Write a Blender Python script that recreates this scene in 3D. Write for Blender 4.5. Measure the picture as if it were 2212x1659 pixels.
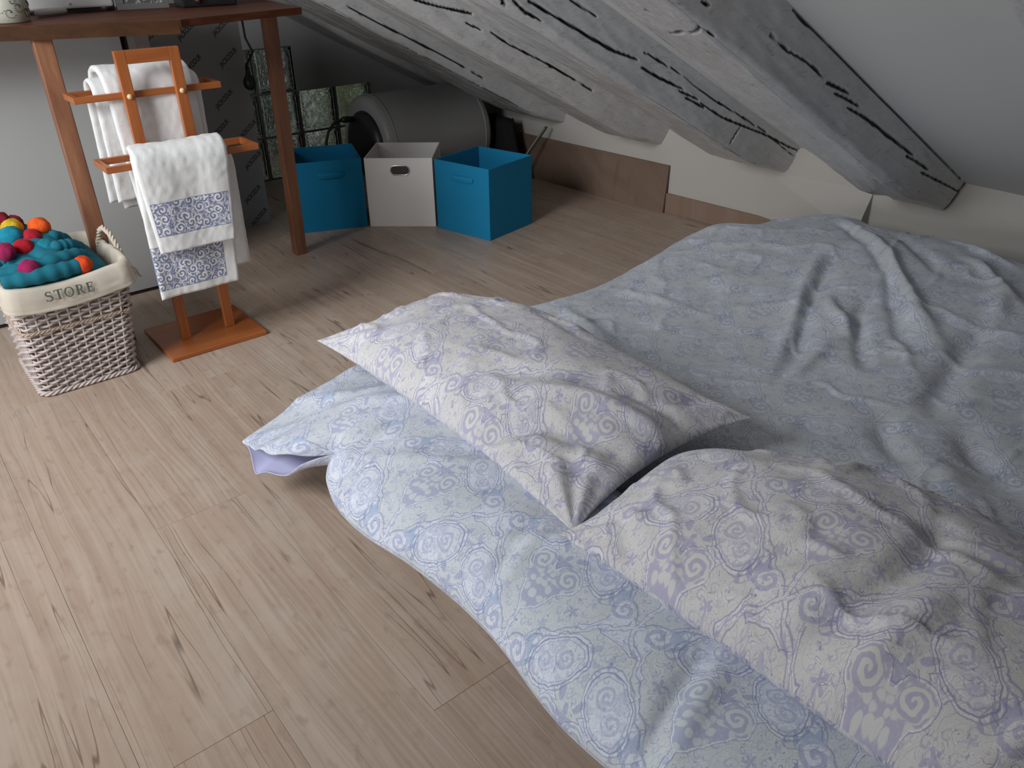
import bpy, bmesh, math, random
import numpy as np
from mathutils import Vector, Matrix
for _o in list(bpy.data.objects): bpy.data.objects.remove(_o, do_unlink=True)
S = bpy.context.scene; COL = S.collection; PI = math.pi
random.seed(7); RNG = np.random.default_rng(7)
# ---------------------------------------------------------------- camera
CR_ = [[0.775456, 0.320259, -0.544152], [-0.631274, 0.375958, -0.678343], [-0.012667, 0.869534, 0.49371]]
cd = bpy.data.cameras.new('camera'); cam = bpy.data.objects.new('camera', cd); COL.objects.link(cam)
cd.sensor_fit = 'HORIZONTAL'; cd.sensor_width = 36.0; cd.lens = 36.0*1715/2212; cd.clip_start = .02
mw = Matrix(CR_).to_4x4(); mw.translation = Vector((0, 0, 1.05)); cam.matrix_world = mw
S.camera = cam
# ---------------------------------------------------------------- world, light, exposure
w = bpy.data.worlds.new('world'); S.world = w; w.use_nodes = True
bg = w.node_tree.nodes['Background']; bg.inputs[0].default_value = (.72, .77, .74, 1); bg.inputs[1].default_value = .75
S.view_settings.view_transform = 'Standard'; S.view_settings.look = 'None'
S.view_settings.gamma = 1; S.view_settings.use_curve_mapping = False
S.view_settings.exposure = -0.20
def area(name, loc, target, size, energy, color):
    l = bpy.data.lights.new(name, 'AREA'); l.shape = 'RECTANGLE'; l.size, l.size_y = size
    l.energy = energy; l.color = color
    o = bpy.data.objects.new(name, l); COL.objects.link(o); o.location = loc
    o.rotation_euler = (Vector(target)-Vector(loc)).to_track_quat('-Z', 'Y').to_euler(); return o
# daylight coming in at the roof window of the opposite slope
area('roof_window_daylight', (-1.10, 1.55, 1.58), (1.1, 2.2, 0.25), (1.0, 0.75), 25, (.95, .97, 1.0)).data.spread = math.radians(125)
# added fill for the rafter undersides, set at an unseen low window
area('added_side_fill', (-1.93, 0.95, .72), (1.2, 2.2, 0.45), (1.3, 0.7), 12.5, (.97, .98, 1.0)).data.spread = math.radians(125)

# ---------------------------------------------------------------- node expression helper
class NT:
    def __init__(s, name, rough=.6):
        s.m = bpy.data.materials.new(name); s.m.use_nodes = True
        s.t = s.m.node_tree; s.b = s.t.nodes['Principled BSDF']; s.b.inputs['Roughness'].default_value = rough
    def n(s, typ, **k):
        x = s.t.nodes.new(typ)
        for a, v in k.items(): setattr(x, a, v)
        return x
    def link(s, a, b): s.t.links.new(a, b)
    def put(s, inp, v):
        if isinstance(v, E): v = v.s
        if isinstance(v, bpy.types.NodeSocket): s.link(v, inp)
        else:
            try: inp.default_value = v
            except Exception: inp.default_value = (*v, 1)
    def op(s, o, *a):
        x = s.n('ShaderNodeMath', operation=o)
        for i, v in enumerate(a): s.put(x.inputs[i], v)
        return E(s, x.outputs[0])
    def coord(s, kind='Object'):
        tc = s.n('ShaderNodeTexCoord'); return tc.outputs[kind]
    def uv(s):
        x = s.n('ShaderNodeSeparateXYZ'); s.link(s.coord('UV'), x.inputs[0]); return E(s, x.outputs[0]), E(s, x.outputs[1])
    def sep(s, vec):
        x = s.n('ShaderNodeSeparateXYZ'); s.link(vec, x.inputs[0]); return [E(s, q) for q in x.outputs]
    def vec(s, a, b, c=0.0):
        x = s.n('ShaderNodeCombineXYZ')
        for i, v in enumerate((a, b, c)): s.put(x.inputs[i], v)
        return x.outputs[0]
    def scale(s, vec, sc):
        x = s.n('ShaderNodeMapping'); s.link(vec, x.inputs[0]); x.inputs['Scale'].default_value = sc; return x.outputs[0]
    def noise(s, vec, scale, detail=3, rough=.5, dist=0):
        x = s.n('ShaderNodeTexNoise'); s.link(vec, x.inputs['Vector'])
        x.inputs['Scale'].default_value = scale; x.inputs['Detail'].default_value = detail
        x.inputs['Roughness'].default_value = rough; x.inputs['Distortion'].default_value = dist
        return E(s, x.outputs[0])
    def voro(s, vec, scale, feature='F1', rand=1):
        x = s.n('ShaderNodeTexVoronoi', feature=feature); s.link(vec, x.inputs['Vector'])
        x.inputs['Scale'].default_value = scale; x.inputs['Randomness'].default_value = rand; return x
    def ramp(s, f, stops, interp='LINEAR'):
        x = s.n('ShaderNodeValToRGB'); cr = x.color_ramp; cr.interpolation = interp
        while len(cr.elements) < len(stops): cr.elements.new(.5)
        for e, (p, c) in zip(cr.elements, stops):
            e.position = p; e.color = (*c, 1) if len(c) == 3 else c
        s.put(x.inputs[0], f); return x.outputs[0]
    def mix(s, f, a, b, mode='MIX'):
        x = s.n('ShaderNodeMix', data_type='RGBA', blend_type=mode)
        s.put(x.inputs[0], f); s.put(x.inputs[6], a if not isinstance(a, tuple) else (*a, 1)); s.put(x.inputs[7], b if not isinstance(b, tuple) else (*b, 1))
        return x.outputs[2]
    def base(s, c): s.put(s.b.inputs['Base Color'], c if not isinstance(c, tuple) else (*c, 1)); return s
    def bump(s, h, strength=.3, dist=.002):
        x = s.n('ShaderNodeBump'); s.put(x.inputs['Height'], h)
        x.inputs['Strength'].default_value = strength; x.inputs['Distance'].default_value = dist
        s.link(x.outputs[0], s.b.inputs['Normal']); return s
class E:
    def __init__(s, t, sock): s.t, s.s = t, sock
    def __add__(a, b): return a.t.op('ADD', a, b)
    __radd__ = __add__
    def __sub__(a, b): return a.t.op('SUBTRACT', a, b)
    def __rsub__(a, b): return a.t.op('SUBTRACT', b, a)
    def __mul__(a, b): return a.t.op('MULTIPLY', a, b)
    __rmul__ = __mul__
    def __truediv__(a, b): return a.t.op('DIVIDE', a, b)
    def abs(a): return a.t.op('ABSOLUTE', a)
    def lt(a, b): return a.t.op('LESS_THAN', a, b)
    def gt(a, b): return a.t.op('GREATER_THAN', a, b)
    def min(a, b): return a.t.op('MINIMUM', a, b)
    def max(a, b): return a.t.op('MAXIMUM', a, b)
    def sin(a): return a.t.op('SINE', a)
    def cos(a): return a.t.op('COSINE', a)
    def pow(a, b): return a.t.op('POWER', a, b)
    def sat(a):
        r = a.t.op('ADD', a, 0.0); r.s.node.use_clamp = True; return r
def hyp(x, y): return (x*x+y*y).pow(.5)
def soft(d, w): return (0.5-d*(1.0/w)).sat()          # 1 inside (d<0), soft edge of width w
def line(d, w, s=.0008): return soft(d.abs()-w, s)

def plain(name, col, rough=.6, metal=0, spec=None, noise=0, nscale=30, bump=0, bscale=200):
    t = NT(name, rough); t.b.inputs['Metallic'].default_value = metal
    v = t.coord()
    if noise:
        f = t.noise(v, nscale, 4)
        t.base(t.mix(f, tuple(c*(1-noise) for c in col), tuple(min(1, c*(1+noise)) for c in col)))
    else: t.base(col)
    if bump: t.bump(t.noise(v, bscale, 3), bump, .001)
    if spec is not None: t.b.inputs['Specular IOR Level'].default_value = spec
    return t.m

# ---------------------------------------------------------------- fabric patterns
def paisley(name, white, grey, lilac, teal, strength=1.0):
    t = NT(name, .85); t.b.inputs['Specular IOR Level'].default_value = .25
    t.b.inputs['Sheen Weight'].default_value = .15
    u0, v0 = t.uv(); uvv = t.vec(u0, v0)
    nx = t.noise(uvv, 18, 2); ny = t.noise(t.vec(u0+3.7, v0+1.3), 18, 2)
    hx_ = t.noise(uvv, 75, 2); hy_ = t.noise(t.vec(u0+1.9, v0+5.1), 75, 2)
    u = u0+(nx-.5)*.014+(hx_-.5)*.0075; v = v0+(ny-.5)*.014+(hy_-.5)*.0075
    W, H = .30, .28
    def wrap(x, p): return t.op('WRAP', x, p/2, -p/2)
    u1, v1 = wrap(u, W), wrap(v, H); u2, v2 = wrap(u+W/2, W), wrap(v+H/2, H)
    dia = u1.abs()*(2/W)+v1.abs()*(2/H)
    k = dia.gt(1.0); ik = 1.0-k
    su = u1*ik+u2*k; a = su.abs(); b = v1*ik+v2*k
    dd = a*(2/W)+b.abs()*(2/H)                                     # 0 centre .. 1 border
    def circ(x, y, r): return hyp(a-x, b-y)-r
    def curl(x, y, r, turns=2.2, ph=0.0, sgn=1):
        dx, dy = a-x, b-y; rr = hyp(dx, dy); th = t.op('ARCTAN2', dy, dx)
        s_ = (th*float(sgn)+rr*(2*PI*turns/r)+ph).sin()
        return (s_*2.5+.5).sat()*soft(rr-r, .001), rr-r
    def flower(x, y, r, n):
        dx, dy = a-x, b-y; th = t.op('ARCTAN2', dy, dx)
        return soft(hyp(dx, dy)-((th*float(n)).cos()*(r*.35)+r*.65), .001)
    def petals(x, y, r, n):
        dx, dy = a-x, b-y; th = t.op('ARCTAN2', dy, dx); rr = hyp(dx, dy)
        return ((th*float(n)).cos()*3.0-.6).sat()*soft((rr-r*.65).abs()-r*.33, .001)
    def ell(x, y, ang, rx, ry):
        c, s_ = math.cos(ang), math.sin(ang); dx, dy = a-x, b-y
        p = (dx*c+dy*s_)/rx; q = (dy*c-dx*s_)/ry
        return (hyp(p, q)-1.0)*min(rx, ry)
    # grey scalloped field
    blob = circ(.078, -.014, .032).min(circ(.060, -.060, .032)).min(circ(.018, -.098, .030)).min(circ(0, -.03, .05)).min(circ(.045, .082, .030)).min(circ(0, .06, .05))
    G = soft(blob, .002)
    L = line(blob, .0007)*.8
    L = L.max(line(blob-.0035, .0005)*.55).max(line(blob+.009, .0004)*.35)
    # border double scallop lines
    sc = (a*95.0).sin().abs()*.05
    L = L.max(line((dd+sc-1.0)*.07, .0007)*.7)
    # heart
    hw = ((b+.088).max(0.0)*13.0).min(1.0).pow(.75)*.046
    heart = (a-hw).max(b+.012).min(circ(.026, -.014, .021))
    hf = soft(heart, .0012)
    spots = t.voro(t.vec(a, b), 75, 'F1', .9)
    sp = E(t, spots.outputs['Distance']); blot = soft(sp-.47, .10)
    fill = hf*(1.0-blot*.9)
    cu, cud = curl(.027, -.014, .017, 1.6, 1.0)
    inn = soft(cud, .001)
    fill = fill*(1.0-inn)+cu*inn
    iso = t.noise(uvv, 26, 1.5, .4, 2.6); fr = t.op('FRACT', iso*13.0)-.5
    iso2 = t.noise(uvv, 60, 1, .4, 1.8); fine = line(fr, .045, .06).max(line(t.op('FRACT', iso2*7.0)-.5, .05, .06)*.45)
    vo2 = t.voro(t.vec(a, b), 48, 'F1', .8); q1, q2, _ = t.sep(vo2.outputs['Position']); e1, e2 = a-q1, b-q2; r2 = hyp(e1, e2)
    mini = ((t.op('ARCTAN2', e2, e1)+r2*900.0).sin()*2.5-.6).sat()*soft(r2-.0065, .001)
    ring = line(heart-.0016, .0012)                               # white ring round the heart
    L = L*(1.0-soft(heart-.004, .001))
    F = fill
    L = L.max(line(heart-.0032, .0005)*.9)
    # tear drops
    td = ell(.050, .044, -.75, .046, .029)
    ti = soft(td, .001); L = L*(1.0-ti); G = G*(1.0-ti*.6)
    cu2, _ = curl(.040, .054, .016, 1.9, 2.0, -1); cu3, _ = curl(.064, .034, .013, 1.6, .3)
    F = F*(1.0-ti)+(cu2.max(cu3).max(blot*.55*ti))*.75*ti
    L = L.max(line(td, .0007)*.9).max(line(td-.004, .0006)*.7).max(line(td+.004, .0005)*.6)
    ring = ring.max(line(td-.002, .0012))
    # centre cross and wings
    F = F.max(flower(0, .004, .017, 4)*.95)
    F = F.max(soft(ell(.018, .026, .9, .010, .005), .001)*.95).max(soft(ell(.013, .086, 1.9, .009, .004), .001)*.8)
    F = F.max(petals(0, .062, .014, 9)*.8)
    F = F.max(flower(.067, -.040, .010, 5)*.9).max(flower(.045, -.082, .009, 6)*.6).max(flower(.084, -.012, .007, 5)*.55)
    c4, d4 = curl(.052, -.108, .009, .8, .5); F = F.max(c4*.5)
    # side spirals with teal comma
    cu5, d5 = curl(.118, .012, .021, 1.7, 2.4)
    L = L*(1.0-soft(d5, .001)); F = F.max(cu5*.9)
    com = ell(.106, .034, 1.0, .030, .011); cr = ((a*420.0+b*300.0).sin()*.004)
    T = soft(com+cr, .0015)*(1.0-soft(d5, .001))
    L = L.max(line(com-.004, .0006)*.6)
    c6, d6 = curl(.030, .118, .012, 1.5, .9); F = F.max(c6*.8)
    F = F.max(mini*(1.0-hf)*.6); L = L.max(fine*(1.0-hf)*.8)
    wl = line(fr-.14, .03, .05)*(1.0-hf)
    speck = t.noise(uvv, 260, 2)
    F = (F*((speck-.5)*1.3+1.0)).sat(); 
    big = t.noise(uvv, 5, 2)
    col = t.mix((G*.75+((big-.5)*1.2).sat()*.3).sat(), white, grey)
    col = t.mix(ring.max(wl), col, white)
    col = t.mix((F*.62*strength).sat(), col, lilac)
    col = t.mix((T*.62*strength).sat(), col, teal)
    col = t.mix((L*.95*strength).sat(), col, tuple(c*.80 for c in lilac))
    t.base(col)
    wv = t.noise(t.scale(t.coord('UV'), (1, 1, 1)), 900, 2)
    cr_ = t.noise(uvv, 28, 4, .55, 1.2)
    t.bump(wv*.15+cr_*1.0, .35, .004)
    return t.m

def towel_mat(name, bands):
    """white terry; bands = list of (u0,u1,v0,v1) rectangles with blue scroll print"""
    t = NT(name, .95); t.b.inputs['Sheen Weight'].default_value = .3
    u, v = t.uv(); vec = t.vec(u, v)
    col = (.85, .85, .84)
    if bands:
        vo = t.voro(vec, 34, 'F1', .75)
        px, py, _ = t.sep(vo.outputs['Position'])
        dx, dy = u-px, v-py
        rr = hyp(dx, dy); th = t.op('ARCTAN2', dy, dx)
        rnd = t.sep(vo.outputs['Color'])
        sg = rnd[0].gt(.5)*2.0-1.0
        sp = ((th*sg+rr*620.0+rnd[1]*6.28).sin()*3.0+.4).sat()
        lf = ((th*5.0+rnd[2]*6.0).cos()*3+.3).sat()
        swirl = sp*soft(rr-.0125, .002)
        n1 = t.noise(vec, 55, 3, .5, 2.5)
        leaf = (((n1*34.0).sin())*3.0+.1).sat()*(1.0-soft(rr-.0125, .002))
        motif = swirl.max(leaf).max(lf*soft((rr-.016).abs()-.0025, .001))
        M = None
        for (u0, u1, v0, v1) in bands:
            inside = u.gt(u0)*u.lt(u1)*v.gt(v0)*v.lt(v1)
            edge = 1.0-(u.gt(u0+.0016)*u.lt(u1-.0016)*v.gt(v0+.0016)*v.lt(v1-.0016))
            m_ = inside*(motif.max(edge))
            M = m_ if M is None else M.max(m_)
        col = t.mix(M*.9, (.85, .85, .84), (.055, .095, .30))
    n = t.noise(vec, 700, 2); 
    col = t.mix(n*.25, col, (.62, .62, .62))
    t.base(col); t.bump(n, .6, .003); return t.m
# ---------------------------------------------------------------- wood etc
def laminate(name, tone=1.0, red=0.0):
    t = NT(name, .42); t.b.inputs['Specular IOR Level'].default_value = .35
    oi = t.n('ShaderNodeObjectInfo'); rnd = E(t, oi.outputs['Random'])
    x, y, z = t.sep(t.coord('Object'))
    vx = x+rnd*37.0; vy = y+rnd*11.0
    warp = t.noise(t.vec(vx*5.0, vy*1.6), 1.0, 2)
    xx = vx+(warp-.5)*.05
    knots = t.voro(t.vec(vx*3.2, vy*1.25), 1.0, 'F1', 1)
    kd = E(t, knots.outputs['Distance'])
    xx = xx+soft(kd-.10, .25)*.02
    fine = t.noise(t.vec(xx*150.0, vy*2.5), 1.0, 3, .6)
    med = t.noise(t.vec(xx*38.0, vy*.9), 1.0, 4, .6, .4)
    rings = ((xx*520.0+med*9.0).sin()*.5+.5)
    crk = t.noise(t.vec(xx*17.0, vy*.55), 1.0, 2, .5)
    crack = line(t.op('FRACT', crk*5.0)-.5, .016, .02)*((t.noise(t.vec(vx*9.0, vy*2.0), 1.0, 2)-.42)*14.0).sat()
    big = t.noise(t.vec(vx*6.0, vy*2.0), 1.0, 3)
    A = tuple(c*tone for c in (.56, .45, .365)); B = tuple(c*tone for c in (.39, .285, .215)); Cg = tuple(c*tone for c in (.53, .46, .39))
    c = t.mix((med*2.4-.75).sat()*.75, B, A)
    c = t.mix(((big-.45)*3.0).sat()*.55, c, Cg)
    c = t.mix(((.52-fine)*3.2).sat()*.62, c, tuple(q*.72 for q in B))
    c = t.mix(rings*(t.noise(t.vec(vx*4.0, vy*.8), 1.0, 1).gt(.52))*.34, c, tuple(q*.8 for q in B))
    c = t.mix(crack*.8, c, (.15*tone, .10*tone, .07*tone))
    mt = t.noise(t.vec(vx*15.0, vy*9.0), 1.0, 5, .65)
    c = t.mix(((mt-.5)*4.0).sat()*.42, c, tuple(q*1.0 for q in Cg)); c = t.mix(((.47-mt)*5.0).sat()*.35, c, tuple(q*1.12 for q in B))
    kn = soft(kd-.035, .05)*(E(t, knots.outputs['Distance'])*0.0+1.0)
    kr = ((kd*150.0).sin()*.5+.5)
    c = t.mix(kn*kr*.8, c, (.22*tone, .135*tone, .09*tone))
    sm = t.noise(t.vec(vx*55.0, vy*22.0), 1.0, 4)
    c = t.mix(((sm-.58)*7.0).sat()*.45, c, (.30*tone, .19*tone, .14*tone))
    c = t.mix(rnd*.07, c, tuple(q*.80 for q in A))
    if red: c = t.mix(red, c, (.36*tone, .17*tone, .09*tone))
    t.base(c); t.bump(fine*.6+(1.0-crack)*.5, .12, .001)
    return t.m
def wood(name, dark, light, axis=2, sc=40, rough=.4):
    t = NT(name, rough); x = t.coord(); p = t.sep(x)
    k = [sc]*3; k[axis] = sc*.06
    v = t.scale(x, k); n = t.noise(v, 1, 4, .6, .5); n2 = t.noise(x, 6, 2)
    k2 = [sc*4]*3; k2[axis] = sc*.2
    n3 = t.noise(t.scale(x, k2), 1, 2)
    c = t.mix((n*1.8-.4).sat(), dark, light); c = t.mix(((n2-.5)*2.5).sat()*.4, c, tuple(q*.7 for q in dark))
    c = t.mix((.5-n3).max(0.0)*.8, c, tuple(q*.5 for q in dark))
    t.base(c); t.bump(n, .1, .001); return t.m

def paint_beam():
    t = NT('white_painted_old_wood', .30); t.b.inputs['Specular IOR Level'].default_value = .55
    x = t.coord()
    n = t.noise(t.scale(x, (4, 60, 60)), 1, 4, .6, .6); n2 = t.noise(x, 14, 5, .6); n3 = t.noise(t.scale(x, (22, 60, 60)), 1, 3, .5, 1.5)
    at = t.n('ShaderNodeAttribute', attribute_name='crack')
    cr = E(t, at.outputs['Fac'])
    c = t.mix((n2*1.4-.2).sat(), (.50, .505, .51), (.62, .625, .63))
    c = t.mix(((n3-.57)*7.0).sat()*.38, c, (.30, .29, .28))
    c = t.mix(((n-.66)*9.0).sat()*.30, c, (.16, .15, .14))
    c = t.mix(((n3-.30)*-9.0).sat()*.5, c, (.80, .80, .80))
    wx_ = t.noise(t.scale(x, (7, 30, 30)), 1, 5, .7, 3.0)
    c = t.mix(((wx_-.63)*14.0).sat()*.55, c, (.10, .095, .09))
    c = t.mix((cr*1.6).sat(), c, (.012, .011, .010))
    t.base(c); t.bump(n*.6+n2*.5+n3*.4, .35, .006); return t.m

M = {}
M['floor'] = laminate('laminate_plank', 1.0)
M['board'] = laminate('laminate_board', .46, .35)
M['skirt'] = laminate('skirting_wood', .66, .30)
M['sub'] = plain('joint_dark', (.22, .16, .12), .9)
M['beam'] = paint_beam()
M['ceil'] = plain('ceiling_paint', (.62, .63, .62), .7, noise=.03, nscale=3, bump=.05, bscale=60)
M['wall'] = plain('wall_paint', (.49, .465, .425), .75, noise=.03, nscale=4, bump=.08, bscale=90)
M['wallg'] = plain('gable_paint', (.42, .42, .42), .8, noise=.06, nscale=5)
M['desk'] = wood('reddish_desk_wood', (.065, .020, .010), (.17, .060, .029), 0, 30, .5)
M['rail'] = wood('shaded_rail_wood', (.030, .014, .006), (.085, .036, .015), 0, 30, .5)  # desk wood darkened, paints in the shade on the left front edge
for _k in ('rail', 'desk'): M[_k].node_tree.nodes['Principled BSDF'].inputs['Specular IOR Level'].default_value = .12
M['deskleg'] = wood('reddish_leg_wood', (.15, .058, .032), (.36, .165, .085), 2, 30, .42)
M['bamboo'] = wood('orange_bamboo', (.31, .085, .022), (.47, .155, .045), 0, 45, .33)
M['bamboov'] = wood('orange_bamboo_upright', (.31, .085, .022), (.47, .155, .045), 2, 45, .33)
M['knob'] = plain('pale_wood_plug', (.75, .52, .30), .4)
M['cap'] = plain('black_plastic', (.012, .012, .013), .4)
M['heater'] = plain('grey_enamel', (.40, .40, .395), .38, noise=.02, nscale=2)
M['panelw'] = plain('white_panel', (.45, .455, .445), .45, noise=.02, nscale=3)
M['foam'] = plain('grey_foam_board', (.31, .315, .31), .8, noise=.05, nscale=4)
M['ink'] = plain('black_print', (.06, .06, .06), .8)
M['metal'] = plain('chrome', (.75, .74, .72), .18, 1)
M['alu'] = plain('pale_aluminium', (.72, .72, .68), .35, .4)
M['greymetal'] = plain('grey_strip', (.22, .23, .22), .4, .3)
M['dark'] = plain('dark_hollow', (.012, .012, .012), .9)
M['tealcube'] = plain('blue_felt', (.0, .185, .36), .9, noise=.08, nscale=200, bump=.2, bscale=900)
M['whitecube'] = plain('cream_felt', (.80, .77, .73), .9, noise=.04, nscale=200, bump=.2, bscale=900)
M['liner'] = plain('cream_canvas', (.55, .50, .415), .9, noise=.07, nscale=20, bump=.3, bscale=500)
M['wicker'] = plain('whitewashed_wicker', (.56, .49, .465), .6, noise=.22, nscale=28, bump=.3, bscale=120)
M['wicker2'] = plain('tan_wicker', (.47, .36, .28), .6, noise=.2, nscale=40)
M['rope'] = plain('cream_rope', (.60, .54, .44), .9, noise=.1, nscale=80)
M['letter'] = plain('grey_lettering', (.10, .115, .10), .9)
M['teal'] = plain('teal_knit', (.004, .135, .19), .95, noise=.3, nscale=25, bump=.5, bscale=260)
def pom(name, c): return plain('pompom_'+name, c, 1.0, noise=.4, nscale=60, bump=.8, bscale=240)
M['lavender'] = plain('lavender_lining', (.46, .46, .66), .85)
M['mattress'] = plain('mattress_ticking', (.45, .45, .47), .9)
M['whiteplastic'] = plain('white_plastic', (.62, .61, .60), .4)
M['blackgloss'] = plain('black_gloss', (.02, .02, .02), .25)
M['bolster'] = paisley('paisley_bolster', (.70, .75, .83), (.59, .63, .64), (.30, .33, .55), (.26, .38, .56))
M['pillow'] = paisley('paisley_pillow', (.71, .70, .71), (.61, .60, .57), (.31, .30, .50), (.30, .30, .49))
M['duvet'] = paisley('paisley_duvet', (.64, .67, .71), (.54, .57, .57), (.28, .31, .47), (.27, .35, .47), .85)
def glass_mat():
    t = NT('ribbed_block_glass', .04); t.base((.78, .86, .82)); t.b.inputs['Transmission Weight'].default_value = .9
    t.b.inputs['IOR'].default_value = 1.3
    x = t.coord(); t.bump(t.noise(x, 28, 3, .5, 2.0), .9, .02); return t.m
M['glass'] = glass_mat()
M['mortar'] = plain('grey_mortar', (.20, .20, .19), .9)
def leaf_mat():
    t = NT('yellow_green_leaf', .6); x = t.coord(); t.base(t.mix(t.noise(x, 14, 3), (.06, .10, .01), (.62, .66, .06))); return t.m
M['leaf'] = leaf_mat()

# ---------------------------------------------------------------- mesh helpers
def link(name, me, parent=None, mats=None, smooth=False):
    o = bpy.data.objects.new(name, me); COL.objects.link(o)
    if parent is not None: o.parent = parent
    if mats is not None:
        for q in (mats if isinstance(mats, (list, tuple)) else [mats]): me.materials.append(q)
    if smooth: me.polygons.foreach_set('use_smooth', [True]*len(me.polygons))
    return o
class MB:
    def __init__(s): s.v = []; s.f = []; s.m = []
    def add(s, vs, fs, mi=0):
        k = len(s.v); s.v += [tuple(map(float, p)) for p in vs]; s.f += [tuple(i+k for i in f) for f in fs]; s.m += [mi]*len(fs); return s
    def box(s, c, d, rz=0, M_=None, mi=0):
        x, y, z = [q/2 for q in d]
        vs = [Vector((sx*x, sy*y, sz*z)) for sz in (-1, 1) for sy in (-1, 1) for sx in (-1, 1)]
        R = Matrix.Rotation(rz, 3, 'Z') if M_ is None else M_
        return s.add([R @ v+Vector(c) for v in vs], [(0, 2, 3, 1), (4, 5, 7, 6), (0, 1, 5, 4), (2, 6, 7, 3), (0, 4, 6, 2), (1, 3, 7, 5)], mi)
    def boxp(s, a, b, mi=0):
        return s.box([(a[i]+b[i])/2 for i in range(3)], [abs(b[i]-a[i]) for i in range(3)], mi=mi)
    def tube(s, pts, r, n=8, cap=True, mi=0, closed=False):
        pts = [Vector(p) for p in pts]; N = len(pts); rs = r if isinstance(r, (list, tuple)) else [r]*N
        k = len(s.v); prev = None
        for i, p in enumerate(pts):
            if closed: d = pts[(i+1) % N]-pts[i-1]
            else: d = pts[min(i+1, N-1)]-pts[max(i-1, 0)]
            d.normalize()
            if prev is None: a = d.orthogonal().normalized()
            else:
                a = prev-d*prev.dot(d)
                a = a.normalized() if a.length > 1e-6 else d.orthogonal().normalized()
            prev = a; b = d.cross(a)
            for j in range(n):
                t = 2*PI*j/n; s.v.append(tuple(p+(a*math.cos(t)+b*math.sin(t))*rs[i]))
        rng = N if closed else N-1
        for i in range(rng):
            for j in range(n):
                i2 = (i+1) % N
                s.f.append((k+i*n+j, k+i*n+(j+1) % n, k+i2*n+(j+1) % n, k+i2*n+j)); s.m.append(mi)
        if cap and not closed:
            s.f.append(tuple(k+j for j in range(n))[::-1]); s.m.append(mi)
            s.f.append(tuple(k+(N-1)*n+j for j in range(n))); s.m.append(mi)
        return s
    def lathe(s, prof, origin, axis='Z', n=48, mi=0):
        k = len(s.v); o = Vector(origin)
        for (r, h) in prof:
            for j in range(n):
                t = 2*PI*j/n; c_, s_ = r*math.cos(t), r*math.sin(t)
                p = {'Z': (c_, s_, h), 'X': (h, c_, s_), 'Y': (s_, h, c_)}[axis]; s.v.append(tuple(o+Vector(p)))
        for i in range(len(prof)-1):
            for j in range(n):
                s.f.append((k+i*n+j, k+i*n+(j+1) % n, k+(i+1)*n+(j+1) % n, k+(i+1)*n+j)); s.m.append(mi)
        return s
    def prism(s, poly, z0, z1, mi=0):
        n = len(poly); vs = [(x, y, z0) for x, y in poly]+[(x, y, z1) for x, y in poly]
        fs = [tuple(range(n))[::-1], tuple(range(n, 2*n))]+[(i, (i+1) % n, n+(i+1) % n, n+i) for i in range(n)]
        return s.add(vs, fs, mi)
    def obj(s, name, mats, parent=None, smooth=False, bevel=0, seg=2, loc=None, sub=0):
        off = Vector(loc) if loc is not None else Vector((0, 0, 0))
        me = bpy.data.meshes.new(name)
        me.from_pydata([tuple(Vector(p)-off) for p in s.v], [], s.f); me.update()
        o = link(name, me, parent, mats, smooth)
        if isinstance(mats, (list, tuple)) and len(mats) > 1: me.polygons.foreach_set('material_index', s.m)
        bm = bmesh.new(); bm.from_mesh(me); bmesh.ops.recalc_face_normals(bm, faces=bm.faces); bm.to_mesh(me); bm.free()
        if loc is not None: o.location = off
        if bevel:
            b = o.modifiers.new('bevel', 'BEVEL'); b.width = bevel; b.segments = seg; b.limit_method = 'ANGLE'; b.angle_limit = .6
        if sub:
            m_ = o.modifiers.new('sub', 'SUBSURF'); m_.levels = sub; m_.render_levels = sub
        return o
def empty(name, loc, rz=0):
    o = bpy.data.objects.new(name, None); COL.objects.link(o); o.location = loc; o.rotation_euler = (0, 0, rz); o.empty_display_size = .05; return o
def tag(o, label=None, cat=None, group=None, kind=None):
    for k, v in (('label', label), ('category', cat), ('group', group), ('kind', kind)):
        if v: o[k] = v
    return o
def st(o): o['kind'] = 'structure'; return o
def setparent(o, p):
    """parent keeping world placement (p has translation and Z rotation only)"""
    o.parent = p
    o.matrix_parent_inverse = (Matrix.Translation(p.location) @ p.rotation_euler.to_matrix().to_4x4()).inverted(); return o
def grid_mesh(name, P, UV=None, mats=None, parent=None, attr=None, closed_u=False, smooth=True):
    """P: (nu,nv,3) array"""
    nu, nv = P.shape[:2]; me = bpy.data.meshes.new(name)
    idx = np.arange(nu*nv).reshape(nu, nv)
    a = idx if not closed_u else np.vstack([idx, idx[:1]])
    q = np.stack([a[:-1, :-1], a[1:, :-1], a[1:, 1:], a[:-1, 1:]], -1).reshape(-1, 4)
    me.vertices.add(nu*nv); me.vertices.foreach_set('co', P.reshape(-1).astype(np.float32))
    me.loops.add(len(q)*4); me.loops.foreach_set('vertex_index', q.reshape(-1).astype(np.int32))
    me.polygons.add(len(q)); me.polygons.foreach_set('loop_start', (np.arange(len(q))*4).astype(np.int32))
    me.polygons.foreach_set('loop_total', np.full(len(q), 4, np.int32))
    if UV is not None:
        l = me.uv_layers.new(name='UVMap'); l.data.foreach_set('uv', UV.reshape(-1, 2)[q.reshape(-1)].reshape(-1).astype(np.float32))
    if attr is not None:
        a_ = me.attributes.new('crack', 'FLOAT', 'POINT'); a_.data.foreach_set('value', attr.reshape(-1).astype(np.float32))
    me.update(); me.validate()
    return link(name, me, parent, mats, smooth)
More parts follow.
